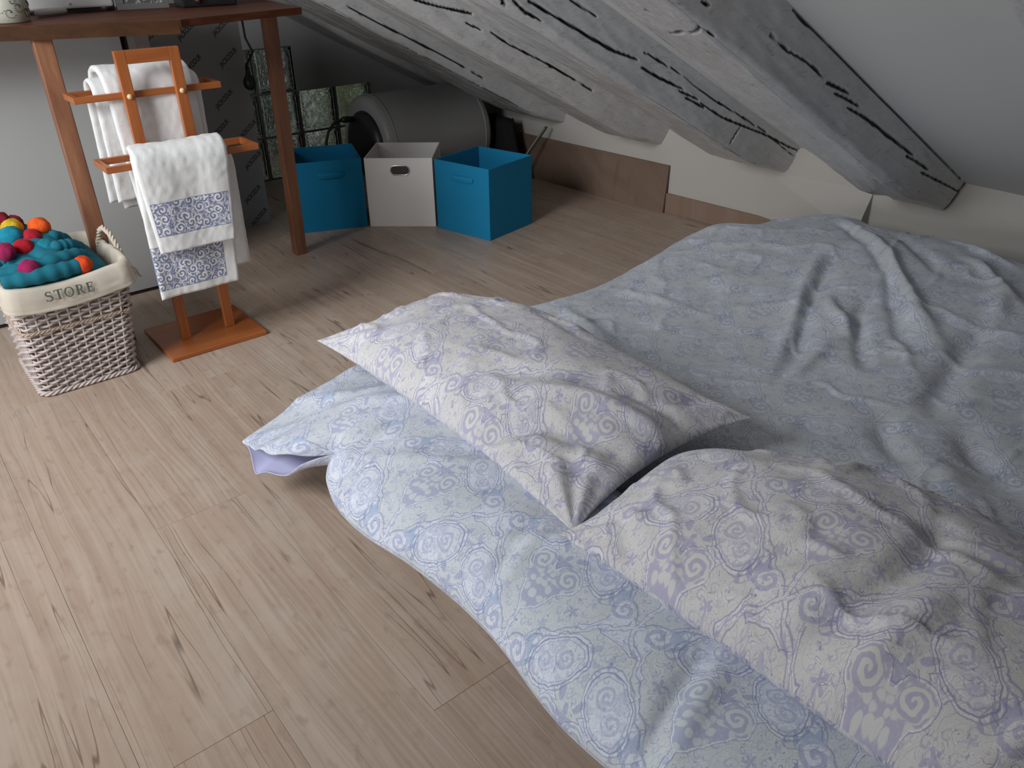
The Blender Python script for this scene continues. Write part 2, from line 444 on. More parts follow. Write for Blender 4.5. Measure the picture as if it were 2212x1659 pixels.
def vnoise(x, y, seed=0):
    """smooth value noise, numpy"""
    r = np.random.default_rng(seed).random((64, 64)); x = np.asarray(x) % 64; y = np.asarray(y) % 64
    xi = np.floor(x).astype(int); yi = np.floor(y).astype(int); fx, fy = x-xi, y-yi
    fx, fy = fx*fx*(3-2*fx), fy*fy*(3-2*fy); x1, y1 = (xi+1) % 64, (yi+1) % 64; xi %= 64; yi %= 64
    return (r[xi, yi]*(1-fx)+r[x1, yi]*fx)*(1-fy)+(r[xi, y1]*(1-fx)+r[x1, y1]*fx)*fy-.5
def fbm(x, y, seed=0, o=3):
    s = 0; a = 1
    for i in range(o): s = s+a*vnoise(x*2**i+i*7.1, y*2**i+i*3.3, seed+i); a *= .5
    return s
def sstep(a, b, x):
    t = np.clip((x-a)/(b-a), 0, 1); return t*t*(3-2*t)
def polydist(X, Y, pts):
    """distance from grid points to polyline and 0..1 position on it"""
    best = np.full(X.shape, 9.0); pos = np.zeros(X.shape); n = len(pts)-1
    for i in range(n):
        (x0, y0), (x1, y1) = pts[i], pts[i+1]; dx, dy = x1-x0, y1-y0; L = dx*dx+dy*dy+1e-12
        t = np.clip(((X-x0)*dx+(Y-y0)*dy)/L, 0, 1); d = np.hypot(X-x0-t*dx, Y-y0-t*dy)
        k = d < best; best = np.where(k, d, best); pos = np.where(k, (i+t)/n, pos)
    return best, pos
# ================================================================ STRUCTURE
SL = .515; XW = 2.65; HW = .36                      # roof slope, wall foot line, height where roof meets knee wall
def wx(y): return 2.565-.059*(y-2.982)              # knee wall runs a little off square
def zc(x): return HW+SL*(XW-x)
XR = -.45; ZR = zc(XR)                              # ridge
Y0R, Y1R = -1.9, 3.80; XL = -1.95
# --- floor: slab and planks
fl = MB().boxp((XL, Y0R, -.06), (2.95, 4.6, -.009)).obj('floor', M['sub']); st(fl)
PW, PL = .193, 1.285; rr_ = random.Random(3)
pm_cache = {}
k0 = int((XL-.03)//PW)+1
shifts = {}
for k in range(k0, 16):
    x0 = .03+PW*k
    if x0 > 2.78: break
    off = .885 if k == 0 else .885+((k*.437) % 1)*PL
    y = off-PL*math.ceil((off-Y0R)/PL)
    while y < 4.2:
        a, b = max(y, Y0R+.01), min(y+PL, 4.2)
        if b-a > .05:
            key = round(b-a, 3)
            if key not in pm_cache:
                mb = MB(); g = .0002; c = .0005; w2, l2 = PW/2-g, (b-a)/2-g
                vs = [(-w2, -l2, -.009), (w2, -l2, -.009), (w2, l2, -.009), (-w2, l2, -.009),
                      (-w2, -l2, -c), (w2, -l2, -c), (w2, l2, -c), (-w2, l2, -c),
                      (-w2+c, -l2+c, 0), (w2-c, -l2+c, 0), (w2-c, l2-c, 0), (-w2+c, l2-c, 0)]
                fs = [(0, 1, 5, 4), (1, 2, 6, 5), (2, 3, 7, 6), (3, 0, 4, 7), (4, 5, 9, 8), (5, 6, 10, 9), (6, 7, 11, 10), (7, 4, 8, 11), (8, 9, 10, 11)]
                me = bpy.data.meshes.new('plank'); me.from_pydata(vs, [], fs); me.materials.append(M['floor']); pm_cache[key] = me
            o = bpy.data.objects.new('plank', pm_cache[key]); COL.objects.link(o); o.parent = fl
            o.location = (x0+PW/2, (a+b)/2, 0)
        y += PL
# --- knee wall on the right
def wallslab(name, ya, yb, za, zb, mat, t=.12):
    mb = MB(); vs = [(wx(ya), ya, za), (wx(yb), yb, za), (wx(yb)+t, yb, za), (wx(ya)+t, ya, za)]
    vs += [(x, y, zb) for x, y, _ in vs]
    mb.add(vs, [(0, 3, 2, 1), (4, 5, 6, 7), (0, 1, 5, 4), (1, 2, 6, 5), (2, 3, 7, 6), (3, 0, 4, 7)])
    return st(mb.obj(name, mat))
wallslab('wall_right', Y0R, 3.8, -.05, .43, M['wall'])
# --- ceilings (two roof slopes), the left one with a roof window opening
def slopeslab(name, xa, za, xb, zb, ya, yb, hole=None, t=.08):
    mb = MB()
    def P(u, y, up): return (xa+(xb-xa)*u, y, za+(zb-za)*u+(t if up else 0))
    us, ys = [0, 1], [ya, yb]
    if hole: us = [0, hole[0], hole[1], 1]; ys = [ya, hole[2], hole[3], yb]
    for i in range(len(us)-1):
        for j in range(len(ys)-1):
            if hole and i == 1 and j == 1: continue
            vs = [P(u, y, up) for up in (0, 1) for u, y in ((us[i], ys[j]), (us[i+1], ys[j]), (us[i+1], ys[j+1]), (us[i], ys[j+1]))]
            mb.add(vs, [(0, 3, 2, 1), (4, 5, 6, 7), (0, 1, 5, 4), (1, 2, 6, 5), (2, 3, 7, 6), (3, 0, 4, 7)])
    return st(mb.obj(name, M['ceil']))
slopeslab('ceiling', XW+.15, zc(XW+.15), XR, ZR, Y0R, Y1R)
ZL = ZR-SL*(XR-XL)
slopeslab('ceiling.001', XR, ZR, XL, ZL, Y0R, Y1R, hole=(.16, .70, 1.0, 2.1))
# window frame in the opening
def lz(x): return ZR-SL*(XR-x)
w2 = empty('window_2', (-1.2, 1.55, lz(-1.2))); st(w2)
for (a, b) in (((-.69, 1.0), (-.69, 2.1)), ((-1.50, 1.0), (-1.50, 2.1)), ((-.69, 1.0), (-1.50, 1.0)), ((-.69, 2.1), (-1.50, 2.1))):
    p = Vector((a[0], a[1], lz(a[0])+.04)); q = Vector((b[0], b[1], lz(b[0])+.04)); d = q-p
    mb = MB(); mb.tube([p, q], .035, 4); o = mb.obj('frame', M['alu']); setparent(o, w2)
mb = MB()
for (a, b) in (((Y0R, -.05), (.25, ZL+.15)), ((1.65, -.05), (3.8, ZL+.15)), ((.25, -.05), (1.65, .33)), ((.25, 1.10), (1.65, ZL+.15))): mb.boxp((XL-.1, a[0], a[1]), (XL, b[0], b[1]))
st(mb.obj('wall_left', M['wall']))
w3 = st(empty('window_3_added', (XL-.05, .95, .33)))  # unseen window, added to carry the side fill light
for (a, b) in (((.25, .33), (1.65, .37)), ((.25, 1.06), (1.65, 1.10)), ((.25, .37), (.29, 1.06)), ((1.61, .37), (1.65, 1.06))):
    o = MB().boxp((XL-.07, a[0], a[1]), (XL-.03, b[0], b[1])).obj('frame', M['alu']); setparent(o, w3)
def gable(name, ya, yb, mat, z0, holes=()):
    mb = MB(); xs = [XL-.1, XR, XW+.15]; zs = [ZL+.1, ZR+.1, zc(XW+.15)+.08]
    poly = [(XL-.1, -.05), (XW+.15, -.05), (XW+.15, zs[2]), (XR, zs[1]), (XL-.1, zs[0])]
    vs = [(x, ya, z) for x, z in poly]+[(x, yb, z) for x, z in poly]
    mb.add(vs, [(0, 1, 2, 3, 4), (9, 8, 7, 6, 5), (0, 5, 6, 1), (1, 6, 7, 2), (2, 7, 8, 3), (3, 8, 9, 4)])
    return st(mb.obj(name, mat))
gable('wall_front', Y0R-.1, Y0R, M['wall'], 0)
# back gable built round the glass-block window: columns X 1.545..2.145, rows to z .40 ; taller stack further left
BX = [1.145, 1.345, 1.545, 1.745, 1.945]; BW = .19
mb = MB(); ya, yb = 3.80, 3.90
def gz(x): return (ZR-SL*(XR-x) if x < XR else zc(x))+.06
def panel(x0, x1, z0, z1=None):
    t0 = gz(x0) if z1 is None else z1; t1 = gz(x1) if z1 is None else z1
    vs = [(x0, ya, z0), (x1, ya, z0), (x1, ya, t1), (x0, ya, t0)]; vs += [(x, yb, z) for x, _, z in vs]
    mb.add(vs, [(0, 1, 2, 3), (7, 6, 5, 4), (0, 4, 5, 1), (1, 5, 6, 2), (2, 6, 7, 3), (3, 7, 4, 0)])
panel(XL-.1, XR, -.05); panel(XR, 1.14, -.05)
panel(1.14, 1.74, -.05, .0); panel(1.14, 1.74, .602); panel(1.74, 2.15, -.05, .0); panel(1.74, 2.15, .396); panel(2.15, XW+.15, -.05)
st(mb.obj('wall_back', M['wallg']))
win = st(empty('window_1', (1.64, 3.85, 0)))
def blockmesh():
    bm = bmesh.new(); bmesh.ops.create_cube(bm, size=1); 
    for v in bm.verts: v.co.x *= BW; v.co.y *= .075; v.co.z *= BW
    bmesh.ops.bevel(bm, geom=bm.edges[:], offset=.010, segments=2, affect='EDGES')
    fr = [f for f in bm.faces if abs(f.normal.y) > .99 and f.calc_area() > .01]
    r = bmesh.ops.inset_individual(bm, faces=fr, thickness=.014, depth=-.005)
    me = bpy.data.meshes.new('glass_block'); bm.to_mesh(me); bm.free(); me.materials.append(M['glass']); return me
bme = blockmesh()
for i in range(5):
    for j in range(3):
        if j == 2 and i > 2: continue
        o = bpy.data.objects.new('glass_block', bme); COL.objects.link(o); o.parent = win
        o.location = (BX[i]+BW/2+.005-1.64, -.01, .005+.1*0+.2*j+BW/2)
mb = MB()
for i in range(6): 
    x = 1.145+.2*i-.005; mb.boxp((x, 3.805, 0), (x+.01, 3.875, .60 if i < 4 else .40))
for j in range(4): mb.boxp((1.14, 3.806, .2*j-.004), (2.15 if j < 3 else 1.74, 3.874, .2*j+.005))
o = mb.obj('mortar_joints', M['mortar']); setparent(o, win)
# shrub outside behind the blocks
mb = MB(); r = random.Random(5)
for i in range(420):
    c = Vector((r.uniform(2.0, 2.6), r.uniform(4.05, 4.3), r.uniform(.0, .60))); d = Vector((r.uniform(-1, 1), r.uniform(-.3, .3), r.uniform(-1, 1))).normalized()
    e = d.cross(Vector((0, 1, .2))).normalized(); L = r.uniform(.03, .07)
    mb.add([c-d*L, c+e*L*.3, c+d*L, c-e*L*.3], [(0, 1, 2, 3)])
o = mb.obj('foliage', M['leaf']); o['kind'] = 'stuff'
st(MB().boxp((.7, 4.42, -.05), (2.02, 4.5, .9)).obj('wall_backing', plain('dark_backing', (.10, .10, .095), .9, noise=.3, nscale=8)))  # unseen dark backing, added so the glass blocks look dark
sh = empty('garden_shrub', (2.17, 4.2, 0)); tag(sh, 'yellow-green shrub outside, seen through the glass block beside the water heater', 'shrub'); setparent(o, sh)
o = MB().tube([(2.17, 4.2, -.005), (2.18, 4.2, .25), (2.15, 4.2, .45)], [.012, .009, .004]).obj('stem', M['deskleg']); setparent(o, sh)
# --- skirting on the knee wall
mb = MB(); t = .014
for (ya_, yb_) in ((-1.9, 2.6),):
    vs = [(wx(ya_)-t, ya_, 0), (wx(yb_)-t, yb_, 0), (wx(yb_)-.001, yb_, 0), (wx(ya_)-.001, ya_, 0)]; vs += [(x, y, .082) for x, y, _ in vs]
    mb.add(vs, [(0, 3, 2, 1), (4, 5, 6, 7), (0, 1, 5, 4), (1, 2, 6, 5), (2, 3, 7, 6), (3, 0, 4, 7)])
o = mb.obj('baseboard_right', M['skirt'], bevel=.002); st(o)
# small plaster wedge at the foot of the wall behind the bed
y1, y2 = 1.315, 1.75; xw = wx(1.32)
mb = MB().add([(xw-.075, y1, .12), (xw, y1, .12), (xw, y1, .262), (wx(y2), y2, .12), (wx(y2)+.002, y2, .262), (xw-.075, y1, .02), (wx(y2), y2, .02), (xw, y1, .02)],
              [(0, 1, 2), (0, 2, 4, 3), (0, 3, 6, 5), (0, 5, 7, 1)])
st(mb.obj('trim_1', M['wall']))
# --- rafters
CRK =  {'4': [(0.003, [(1.537, 0.0714), (1.614, 0.0722), (1.664, 0.0647), (1.733, 0.0603), (1.768, 0.0657)]), (0.006, [(1.785, 0.0645), (1.833, 0.0561), (1.888, 0.0473)]), (0.006, [(1.83, 0.0704), (1.881, 0.0618), (1.948, 0.0532)]), (0.008, [(1.905, 0.0739), (1.997, 0.0626), (2.079, 0.0572), (2.167, 0.0551), (2.297, 0.0488)]), (0.006, [(2.268, 0.0624), (2.339, 0.054), (2.417, 0.0492)]), (0.005, [(2.388, 0.0666), (2.52, 0.0526), (2.724, 0.0291)]), (0.005, [(1.585, -0.0156), (1.637, -0.0107), (1.682, -0.0111)]), (0.002, [(1.599, 0.0036), (1.768, 0.0029), (2.026, -0.0015), (2.182, 0.0012), (2.626, -0.009)]), (0.007, [(1.38, 0.2817), (1.371, 0.2311)]), (0.004, [(1.367, 0.2019), (1.348, 0.1516), (1.391, 0.1418)]), (0.006, [(2.24, 0.1977), (2.328, 0.1931)]), (0.004, [(1.61, 0.2087), (1.628, 0.1997)]), (0.004, [(1.327, 0.1086), (1.348, 0.1058)]), (0.005, [(1.28, 0.262), (1.293, 0.2574)])], '3': [(0.006, [(1.8, 0.0829), (1.875, 0.0789), (1.987, 0.0666)]), (0.005, [(1.972, 0.0775), (2.065, 0.0652)]), (0.005, [(2.007, 0.0831), (2.103, 0.0756)]), (0.005, [(2.084, 0.0704), (2.204, 0.0675), (2.331, 0.0494), (2.424, 0.0344), (2.593, 0.0193), (2.664, 0.009)]), (0.002, [(1.795, 0.0447), (1.925, 0.0353), (2.132, 0.0386), (2.421, 0.0242), (2.637, 0.04)]), (0.004, [(2.299, 0.0643), (2.282, 0.1254)]), (0.002, [(2.211, 0.1766), (2.454, 0.1427)]), (0.007, [(1.387, 0.105), (1.499, 0.0992), (1.608, 0.0942), (1.687, 0.0893), (1.775, 0.0729)]), (0.004, [(1.34, 0.1251), (1.382, 0.1332), (1.431, 0.1278)]), (0.008, [(1.314, 0.1388), (1.324, 0.1486)]), (0.003, [(1.509, 0.0451), (1.599, 0.0423)])], '2': [(0.0035, [(1.709, 0.0742), (1.792, 0.0757), (1.895, 0.0682), (2.004, 0.063), (2.172, 0.0652)]), (0.005, [(1.424, 0.1094), (1.506, 0.0894), (1.631, 0.0533)]), (0.002, [(1.611, 0.0889), (1.676, 0.0817)]), (0.002, [(1.964, 0.0686), (2.069, 0.0639)])], '1': [(0.005, [(1.511, 0.1154), (1.621, 0.1147), (1.774, 0.1098), (1.909, 0.1054), (2.113, 0.1088)]), (0.007, [(1.46, 0.335), (1.56, 0.34), (1.66, 0.345), (1.75, 0.34)]), (0.002, [(1.879, 0.2258), (1.953, 0.2182)])]}
def rafter(y0, y1, cracks, seed, D=.15, xa=-.40, xb=2.60, end=2.655, label='', dark=0):
    n = 620 if cracks else 260
    hi = np.linspace(xa, end, n); pr = [] 
    Wd = y1-y0; per = D+Wd+D; m = 150 if cracks else 50
    p = np.linspace(0, per, m)
    X, Pp = np.meshgrid(hi, p, indexing='ij')
    dz = np.where(Pp < D, Pp, np.where(Pp < D+Wd, D, per-Pp)); yy = np.where(Pp < D, 0, np.where(Pp < D+Wd, Pp-D, Wd))
    # rounded, hewn corners
    cz, cy = np.array(dz), np.array(yy)
    for corner in (D, D+Wd):
        k = np.exp(-((Pp-corner)/.009)**2)*.0045
        cz = cz-k; cy = cy+(k if corner == D else -k)
    bat = .028 if D == .155 or not cracks else .045
    cy = cy+np.where(Pp < D, bat*Pp/D, np.where(Pp < D+Wd, bat*(1-(Pp-D)/Wd), 0))
    wob = fbm(X*2.0, Pp*2, seed, 2)*.012; fine = fbm(X*8, Pp*26, seed+9, 3)*.0050+np.clip(fbm(X*3.0, Pp*45, seed+19, 2), 0, 1)*.004
    taper = 1-.30*sstep(xb-.22, xb+.05, X)*(cz/D)
    ny = np.where(Pp < D, -1., np.where(Pp < D+Wd, 0, 1.)); nz = np.where((Pp >= D) & (Pp < D+Wd), 1., 0)
    amt = (wob+fine)*sstep(0, .03, np.minimum(Pp, per-Pp))
    depth = np.zeros_like(X)
    for (w_, pts) in cracks:
        if len(pts) < 2: continue
        d, pos = polydist(X, Pp, [(a, max(b, .004)) for a, b in pts])
        jag = fbm(X*30, Pp*30, seed+4, 2)*.002
        wloc = w_*.40*(.35+.65*np.sin(np.clip(pos, .03, .97)*PI)**.6)
        c_ = np.clip(1.15-(d+jag)/(wloc+.0012), 0, 1); depth = np.maximum(depth, c_)
    amt = amt-np.minimum(depth*2, 1)*.010
    P = np.stack([X-0*X, y0+cy+ny*amt, HW+SL*(XW-X)-(cz*taper+nz*amt)], -1)
    # cut: bring the end to the wall
    o = grid_mesh('rafter', P, None, M['beam'], attr=np.clip(depth*1.5, 0, 1))
    tag(o, label, 'beam', 'painted roof rafters')
    return o
rafter(.28, .50, [], 5, label='white-painted old rafter cutting across the top right corner of the picture', D=.12)
rafter(1.03, 1.25, CRK['4'], 4, label='thick white-painted rafter with long black splits, ending right above the bed')
rafter(1.61, 1.83, CRK['3'], 3, label='white-painted rafter ending over bare wall between the bed and the leaning board')
rafter(2.19, 2.41, CRK['2'], 2, label='white-painted rafter whose blunt end stops just above the leaning board corner')
rafter(2.77, 3.09, CRK['1'], 1, D=.155, label='greyish painted rafter passing in front of the water heater top')
rafter(3.42, 3.72, [], 0, D=.12, label='dark shadowed rafter above and behind the water heater')
# ================================================================ BED
ZT = .20
def duvet_top(x, y):
    z = ZT-.015+.085*sstep(1.45, 2.15, x)-.05*sstep(2.28, 2.47, x)
    z = z-.075*sstep(1.22, 1.50, y)*sstep(1.95, 2.30, x)
    z = z-.02*sstep(.9, .3, y)*sstep(1.4, 2.2, x)
    return z
FO =  [(0.022, 0.016, [(2.312, 1.22), (2.199, 1.08), (2.071, 0.95), (1.957, 0.84), (1.851, 0.747), (1.751, 0.629)]), (0.018, -0.012, [(2.278, 1.232), (2.209, 1.126), (2.12, 1.02), (1.991, 0.896), (1.8, 0.763), (1.661, 0.655)]), (0.022, -0.012, [(2.068, 1.069), (1.955, 1.046), (1.796, 0.99), (1.567, 0.882), (1.408, 0.822)]), (0.02, 0.008, [(2.049, 1.118), (1.856, 1.046), (1.58, 0.915), (1.416, 0.834)]), (0.018, -0.012, [(1.872, 0.873), (1.782, 0.853), (1.679, 0.786), (1.559, 0.693)]), (0.014, 0.01, [(1.819, 0.97), (1.749, 0.894), (1.731, 0.851), (1.666, 0.797)]), (0.016, 0.009, [(1.68, 0.817), (1.619, 0.838), (1.515, 0.825), (1.402, 0.81)]), (0.03, -0.016, [(1.983, 0.607), (1.81, 0.599), (1.634, 0.565), (1.49, 0.527)]), (0.025, 0.012, [(2.1, 0.682), (2.024, 0.628), (1.869, 0.588)]), (0.02, 0.012, [(2.238, 0.825), (2.179, 0.733), (2.086, 0.645), (2.035, 0.583)]), (0.02, -0.008, [(2.275, 1.051), (2.164, 0.904), (2.061, 0.781)]), (0.016, 0.008, [(2.375, 1.014), (2.337, 0.907), (2.287, 0.762), (2.267, 0.679)]), (0.016, 0.008, [(1.728, 0.744), (1.71, 0.698), (1.627, 0.635)]), (0.03, -0.012, [(1.459, 0.598), (1.393, 0.558), (1.325, 0.484)]), (0.035, -0.014, [(1.525, 0.481), (1.465, 0.418), (1.378, 0.313)]), (0.03, 0.008, [(1.381, 0.49), (1.351, 0.422), (1.255, 0.338)]), (0.02, 0.008, [(0.744, 1.793), (0.752, 1.646), (0.79, 1.556)]), (0.03, 0.012, [(1.307, 1.424), (1.268, 1.263), (1.213, 1.139)]), (0.02, 0.008, [(1.51, 1.432), (1.541, 1.311), (1.551, 1.214)])]
def soft_slab(name, xa, xb, ya, yb, top, zb, mat, nx, ny, folds=(), r=.10, uvo=(0, 0), wave=.012, seed=1):
    u = np.linspace(0, 1, nx); v = np.linspace(0, 1, ny)
    # parameter lines run past the edge so the cloth rolls over and down
    ext = .16
    gx = np.linspace(xa-ext, xb+ext, nx); gy = np.linspace(ya-ext, yb+ext, ny)
    X, Y = np.meshgrid(gx, gy, indexing='ij')
    ox = np.maximum(xa+r-X, 0)+np.maximum(X-(xb-r), 0); sx = np.where(X < (xa+xb)/2, -1, 1)
    oy = np.maximum(ya+r-Y, 0)+np.maximum(Y-(yb-r), 0); sy = np.where(Y < (ya+yb)/2, -1, 1)
    o = np.hypot(ox, oy); o_ = np.maximum(o, 1e-9)
    ang = np.minimum(o/r, PI/2); hor = r*np.sin(ang)*.9; drop = r*(1-np.cos(ang))+np.maximum(o-r*PI/2, 0)
    bx = np.clip(X, xa+r, xb-r); by = np.clip(Y, ya+r, yb-r)
    PX = bx+sx*hor*ox/o_; PY = by+sy*hor*oy/o_
    edge = 1-np.clip(o/(r*1.2), 0, 1)
    # folds
    h = np.zeros_like(X)
    for (w_, a_, pts) in folds:
        d, pos = polydist(X, Y, pts); env = np.sin(np.clip(pos, .02, .98)*PI)**.7
        dj = d+fbm(X*6, Y*6, 21, 2)*.010
        h = h+a_*np.exp(-(dj/w_)**2)*env*1.6
    h = h+fbm(X*3.2, Y*3.2, seed, 2)*.020+fbm(X*11+Y*4, Y*9, seed+5, 2)*wave*.55
    rid = 1-np.abs(fbm(X*5+Y*3, Y*7-X*2, seed+8, 2))*5
    h = h+np.clip(rid, 0, 1)**3*.006
    z = top(PX, PY)-drop+h*(.25+.75*edge)
    z = np.maximum(z, zb)
    PX = PX+sx*(ox/o_)*(1-edge)*fbm(Y*7, X*5, seed+2, 2)*.035; PY = PY+sy*(oy/o_)*(1-edge)*fbm(X*7, Y*5, seed+3, 2)*.035
    P = np.stack([PX, PY, z], -1); UV = np.stack([Y+uvo[0], X+uvo[1]], -1)
    return P, UV
# mattress
mb = MB().boxp((.60, .02, .0), (2.44, 1.45, .10)); o = mb.obj('mattress', M['mattress'], bevel=.03, seg=4)
tag(o, 'low mattress lying on the floor, hidden under the duvet and bolster', 'mattress')
o.modifiers['bevel'].limit_method = 'NONE'
# duvet
P, UV = soft_slab('duvet', .84, 2.49, -.12, 1.555, duvet_top, .055, None, 330, 330, FO, r=.11, uvo=(.0, .12))
dv = grid_mesh('duvet', P, UV, M['duvet']); tag(dv, 'large blue-grey paisley duvet spread over the low bed, creased near the wall', 'duvet')
s_ = dv.modifiers.new('thick', 'SOLIDIFY'); s_.thickness = .004; s_.offset = -1

def pillow(L, Wd, T, nx=120, ny=90, pinch=.10, creases=(), seed=1, uvo=(0, 0), shifts=(), pw=2.4, wr=.010, corner=.06):
    """closed pillow; u along length (-L/2..L/2), v across; returns P (nu, 2*nv, 3), UV"""
    u = np.sin(np.linspace(-1, 1, nx)*PI/2*.96)/math.sin(PI/2*.96); v = np.sin(np.linspace(-1, 1, ny)*PI/2*.96)/math.sin(PI/2*.96)
    U, V = np.meshgrid(u, v, indexing='ij')
    ix = 1-pinch*(1-np.abs(V)**2)*np.abs(U)**3; iy = 1-pinch*1.0*(1-np.abs(U)**2.5)*np.abs(V)**3
    X = U*L/2*ix; Y = V*Wd/2*iy
    t = np.clip((1-np.abs(U)**pw), 0, 1)**.62*np.clip((1-np.abs(V)**pw), 0, 1)**.62
    h = fbm(X*7, Y*7, seed, 2)*wr*1.3
    rid = np.clip(1-np.abs(fbm(X*7+Y*5+5, Y*10-X*3, seed+6, 2))*5.5, 0, 1)**3*wr*.8
    # crease rays from the corners
    for (cx, cy) in ((-1, -1), (-1, 1), (1, -1), (1, 1)):
        dx, dy = X-cx*L/2, Y-cy*Wd/2; rr = np.hypot(dx, dy); th = np.arctan2(dy*cy, dx*cx)
        h = h+np.sin(th*13+seed)*.009*np.exp(-(rr/.13)**2)*np.clip(rr/.03, 0, 1)
    for (w_, a_, pts) in creases:
        d, pos = polydist(X, Y, pts); h = h+a_*np.exp(-(d/w_)**2)*np.sin(np.clip(pos, .02, .98)*PI)**.6
    for (su, sv, du, dv, dz) in shifts:
        k = sstep(.1, 1, U*su)*sstep(.0, 1, V*sv); X = X+du*k; Y = Y+dv*k; h = h+dz*k
    e = np.clip(t*2.5, 0, 1)
    zt = T*.58*t+(h+rid)*e; zb = -T*.42*t+fbm(X*6, Y*6, seed+3, 2)*.008*e
    top = np.stack([X, Y, zt], -1); bot = np.stack([X, Y, zb], -1)[:, ::-1]
    P = np.concatenate([top, bot], 1); uv = np.stack([X+uvo[0], Y+uvo[1]], -1)
    return P, np.concatenate([uv, uv[:, ::-1]+.07], 1)
def place(P, loc, rz=0, tilt=(0, 0)):
    m = (Matrix.Rotation(rz, 3, 'Z') @ Matrix.Rotation(tilt[1], 3, 'Y') @ Matrix.Rotation(tilt[0], 3, 'X'))
    return P @ np.array(m).T+np.array(loc)
# bolster : long axis along -Y; local u -> world -Y, local v -> world +X
def bolster():
    ya, yb = 1.535, -.20; n, m = 440, 130
    s = np.linspace(0, 1, n); a = np.linspace(-PI, PI, m)
    Sg, A = np.meshgrid(s, a, indexing='ij')
    Yc = ya+(yb-ya)*Sg
    cx = np.cos(A); sn = np.sin(A); cx[:, 0] = -1; cx[:, -1] = -1; sn[:, 0] = 0; sn[:, -1] = 0
    endh = sstep(0, .20, Sg)
    hx = .185; hz = .072*(.10+.90*endh)
    px = np.sign(cx)*np.abs(cx)**.80*hx; pz = np.sign(sn)*np.abs(sn)**1.05*hz*np.where(sn > 0, 1.0, .75)
    front = np.clip(-cx, 0, 1); topm = np.clip(sn, 0, 1)
    X = .675+px; Z = .160+pz
    body = sstep(.14, .24, Sg)
    X = X-front*(fbm(Yc*3.0, A*0, 3, 2)*.05+.012*np.sin(Yc*13))*body
    Z = Z-front**2*.018*body+front*fbm(Yc*6, np.abs(A)*.5, 8, 2)*.014*body
    Z = Z+topm*(fbm(Yc*11+px*6, px*5, 5, 2)*.014+np.clip(1-np.abs(fbm(Yc*6+px*9, px*2+2, 31, 1))*4, 0, 1)**2*.010)
    for (yy, amp) in ((1.17, -.012), (.76, -.012), (.735, .008), (.42, -.018), (.39, .010), (.12, -.014)):
        Z = Z+topm*amp*np.exp(-((Yc-yy-px*.25)/.016)**2)*np.clip(front*1.4+.1, 0, 1)
    # the case sags at its end, is notched where the filling stops, and gapes open along the front lip
    dro = sstep(.20, .02, Sg); Z = Z-dro*(.030+.030*front)
    notch = np.exp(-((Yc-1.235)/.030)**2); X = X+notch*front**2*.055; Z = Z+notch*topm*front*-.012
    X = X-front**3*.045*sstep(1.27, 1.42, Yc)-front**3*.02*np.exp(-((Yc-1.33)/.05)**2)
    gap = sstep(1.245, 1.33, Yc)*sstep(1.52, 1.42, Yc)
    Z = Z+np.sign(A)*front**4*gap*np.where(A > 0, .014, .040); X = X+np.where(A < 0, front**4*gap*.012*np.sin(Yc*25), 0)
    Z = Z+front**2*topm*0+front**2*np.sin(Yc*60)*.004*sstep(1.25, 1.32, Yc)
    Z = np.maximum(Z, .012)
    Yw = Yc+cx*.045*sstep(.12, 0, Sg)
    P = np.stack([X, Yw, Z], -1)
    prof = np.hypot(np.diff(np.sign(np.cos(a))*np.abs(np.cos(a))**.8*.185), np.diff(.07*np.sin(a))); arc = np.r_[0, np.cumsum(prof)]
    UV = np.stack([Yc-.951, np.broadcast_to(arc[-1]-arc-.15, Yc.shape)], -1)
    return P, UV
P, UV = bolster()
bo = grid_mesh('bolster_pillow', P, UV, [M['lavender'], M['bolster']])
tag(bo, 'long pale blue paisley bolster along the bed edge, its open case end drooping', 'bolster')
s_ = bo.modifiers.new('thick', 'SOLIDIFY'); s_.thickness = .0025; s_.offset = -1; s_.material_offset = 1
# pillows
rot = -PI/2
c1 = [(.018, -.012, [(-.05, -.20), (.12, -.05), (.22, .05)]), (.022, -.026, [(.12, -.23), (.22, -.12), (.38, -.05)]), (.018, .020, [(.14, -.10), (.26, -.02), (.38, .04)]), (.014, -.014, [(.18, -.02), (.28, .06), (.38, .09)]),
      (.015, -.010, [(.26, .02), (.33, .12), (.36, .2)]), (.014, -.007, [(-.30, .10), (-.1, .14), (.1, .12)]), (.016, -.012, [(.22, -.22), (.30, -.14), (.38, -.12)])]
P1, U1 = pillow(.84, .445, .155, pinch=.09, shifts=[(-1, 1, .05, -.07, 0), (1, -1, .0, -.01, 0)], creases=c1, seed=11, uvo=(.02, .03), wr=.010)
P1 = place(P1, (.893, 1.11, .262), rot+.02, (.05, .02)); P1[..., 2] = np.maximum(P1[..., 2], .190+.026*sstep(.92, .80, P1[..., 0]))
p1 = grid_mesh('pillow', P1, U1, M['pillow'])
c2 = [(.020, -.022, [(-.02, -.24), (.03, -.10), (.04, .02), (.0, .10)]), (.016, .012, [(.05, -.24), (.08, -.10), (.10, .0)]), (.014, -.010, [(-.14, -.2), (-.09, -.12), (-.06, -.02)]),
      (.012, .012, [(.20, -.20), (.26, -.02), (.25, .14)]), (.014, -.016, [(.22, -.22), (.285, -.02), (.275, .15)]), (.013, -.012, [(.12, .02), (.16, .13), (.15, .2)]),
      (.016, -.012, [(-.36, -.16), (-.30, -.20), (-.24, -.24)]), (.018, -.010, [(-.05, .04), (.02, .07), (.10, .05)])]
P2, U2 = pillow(.86, .455, .185, pinch=.08, shifts=[(-1, 1, .11, -.06, -.02), (-1, -1, .035, 0, 0)], creases=c2, seed=23, uvo=(.05, .02), wr=.012)
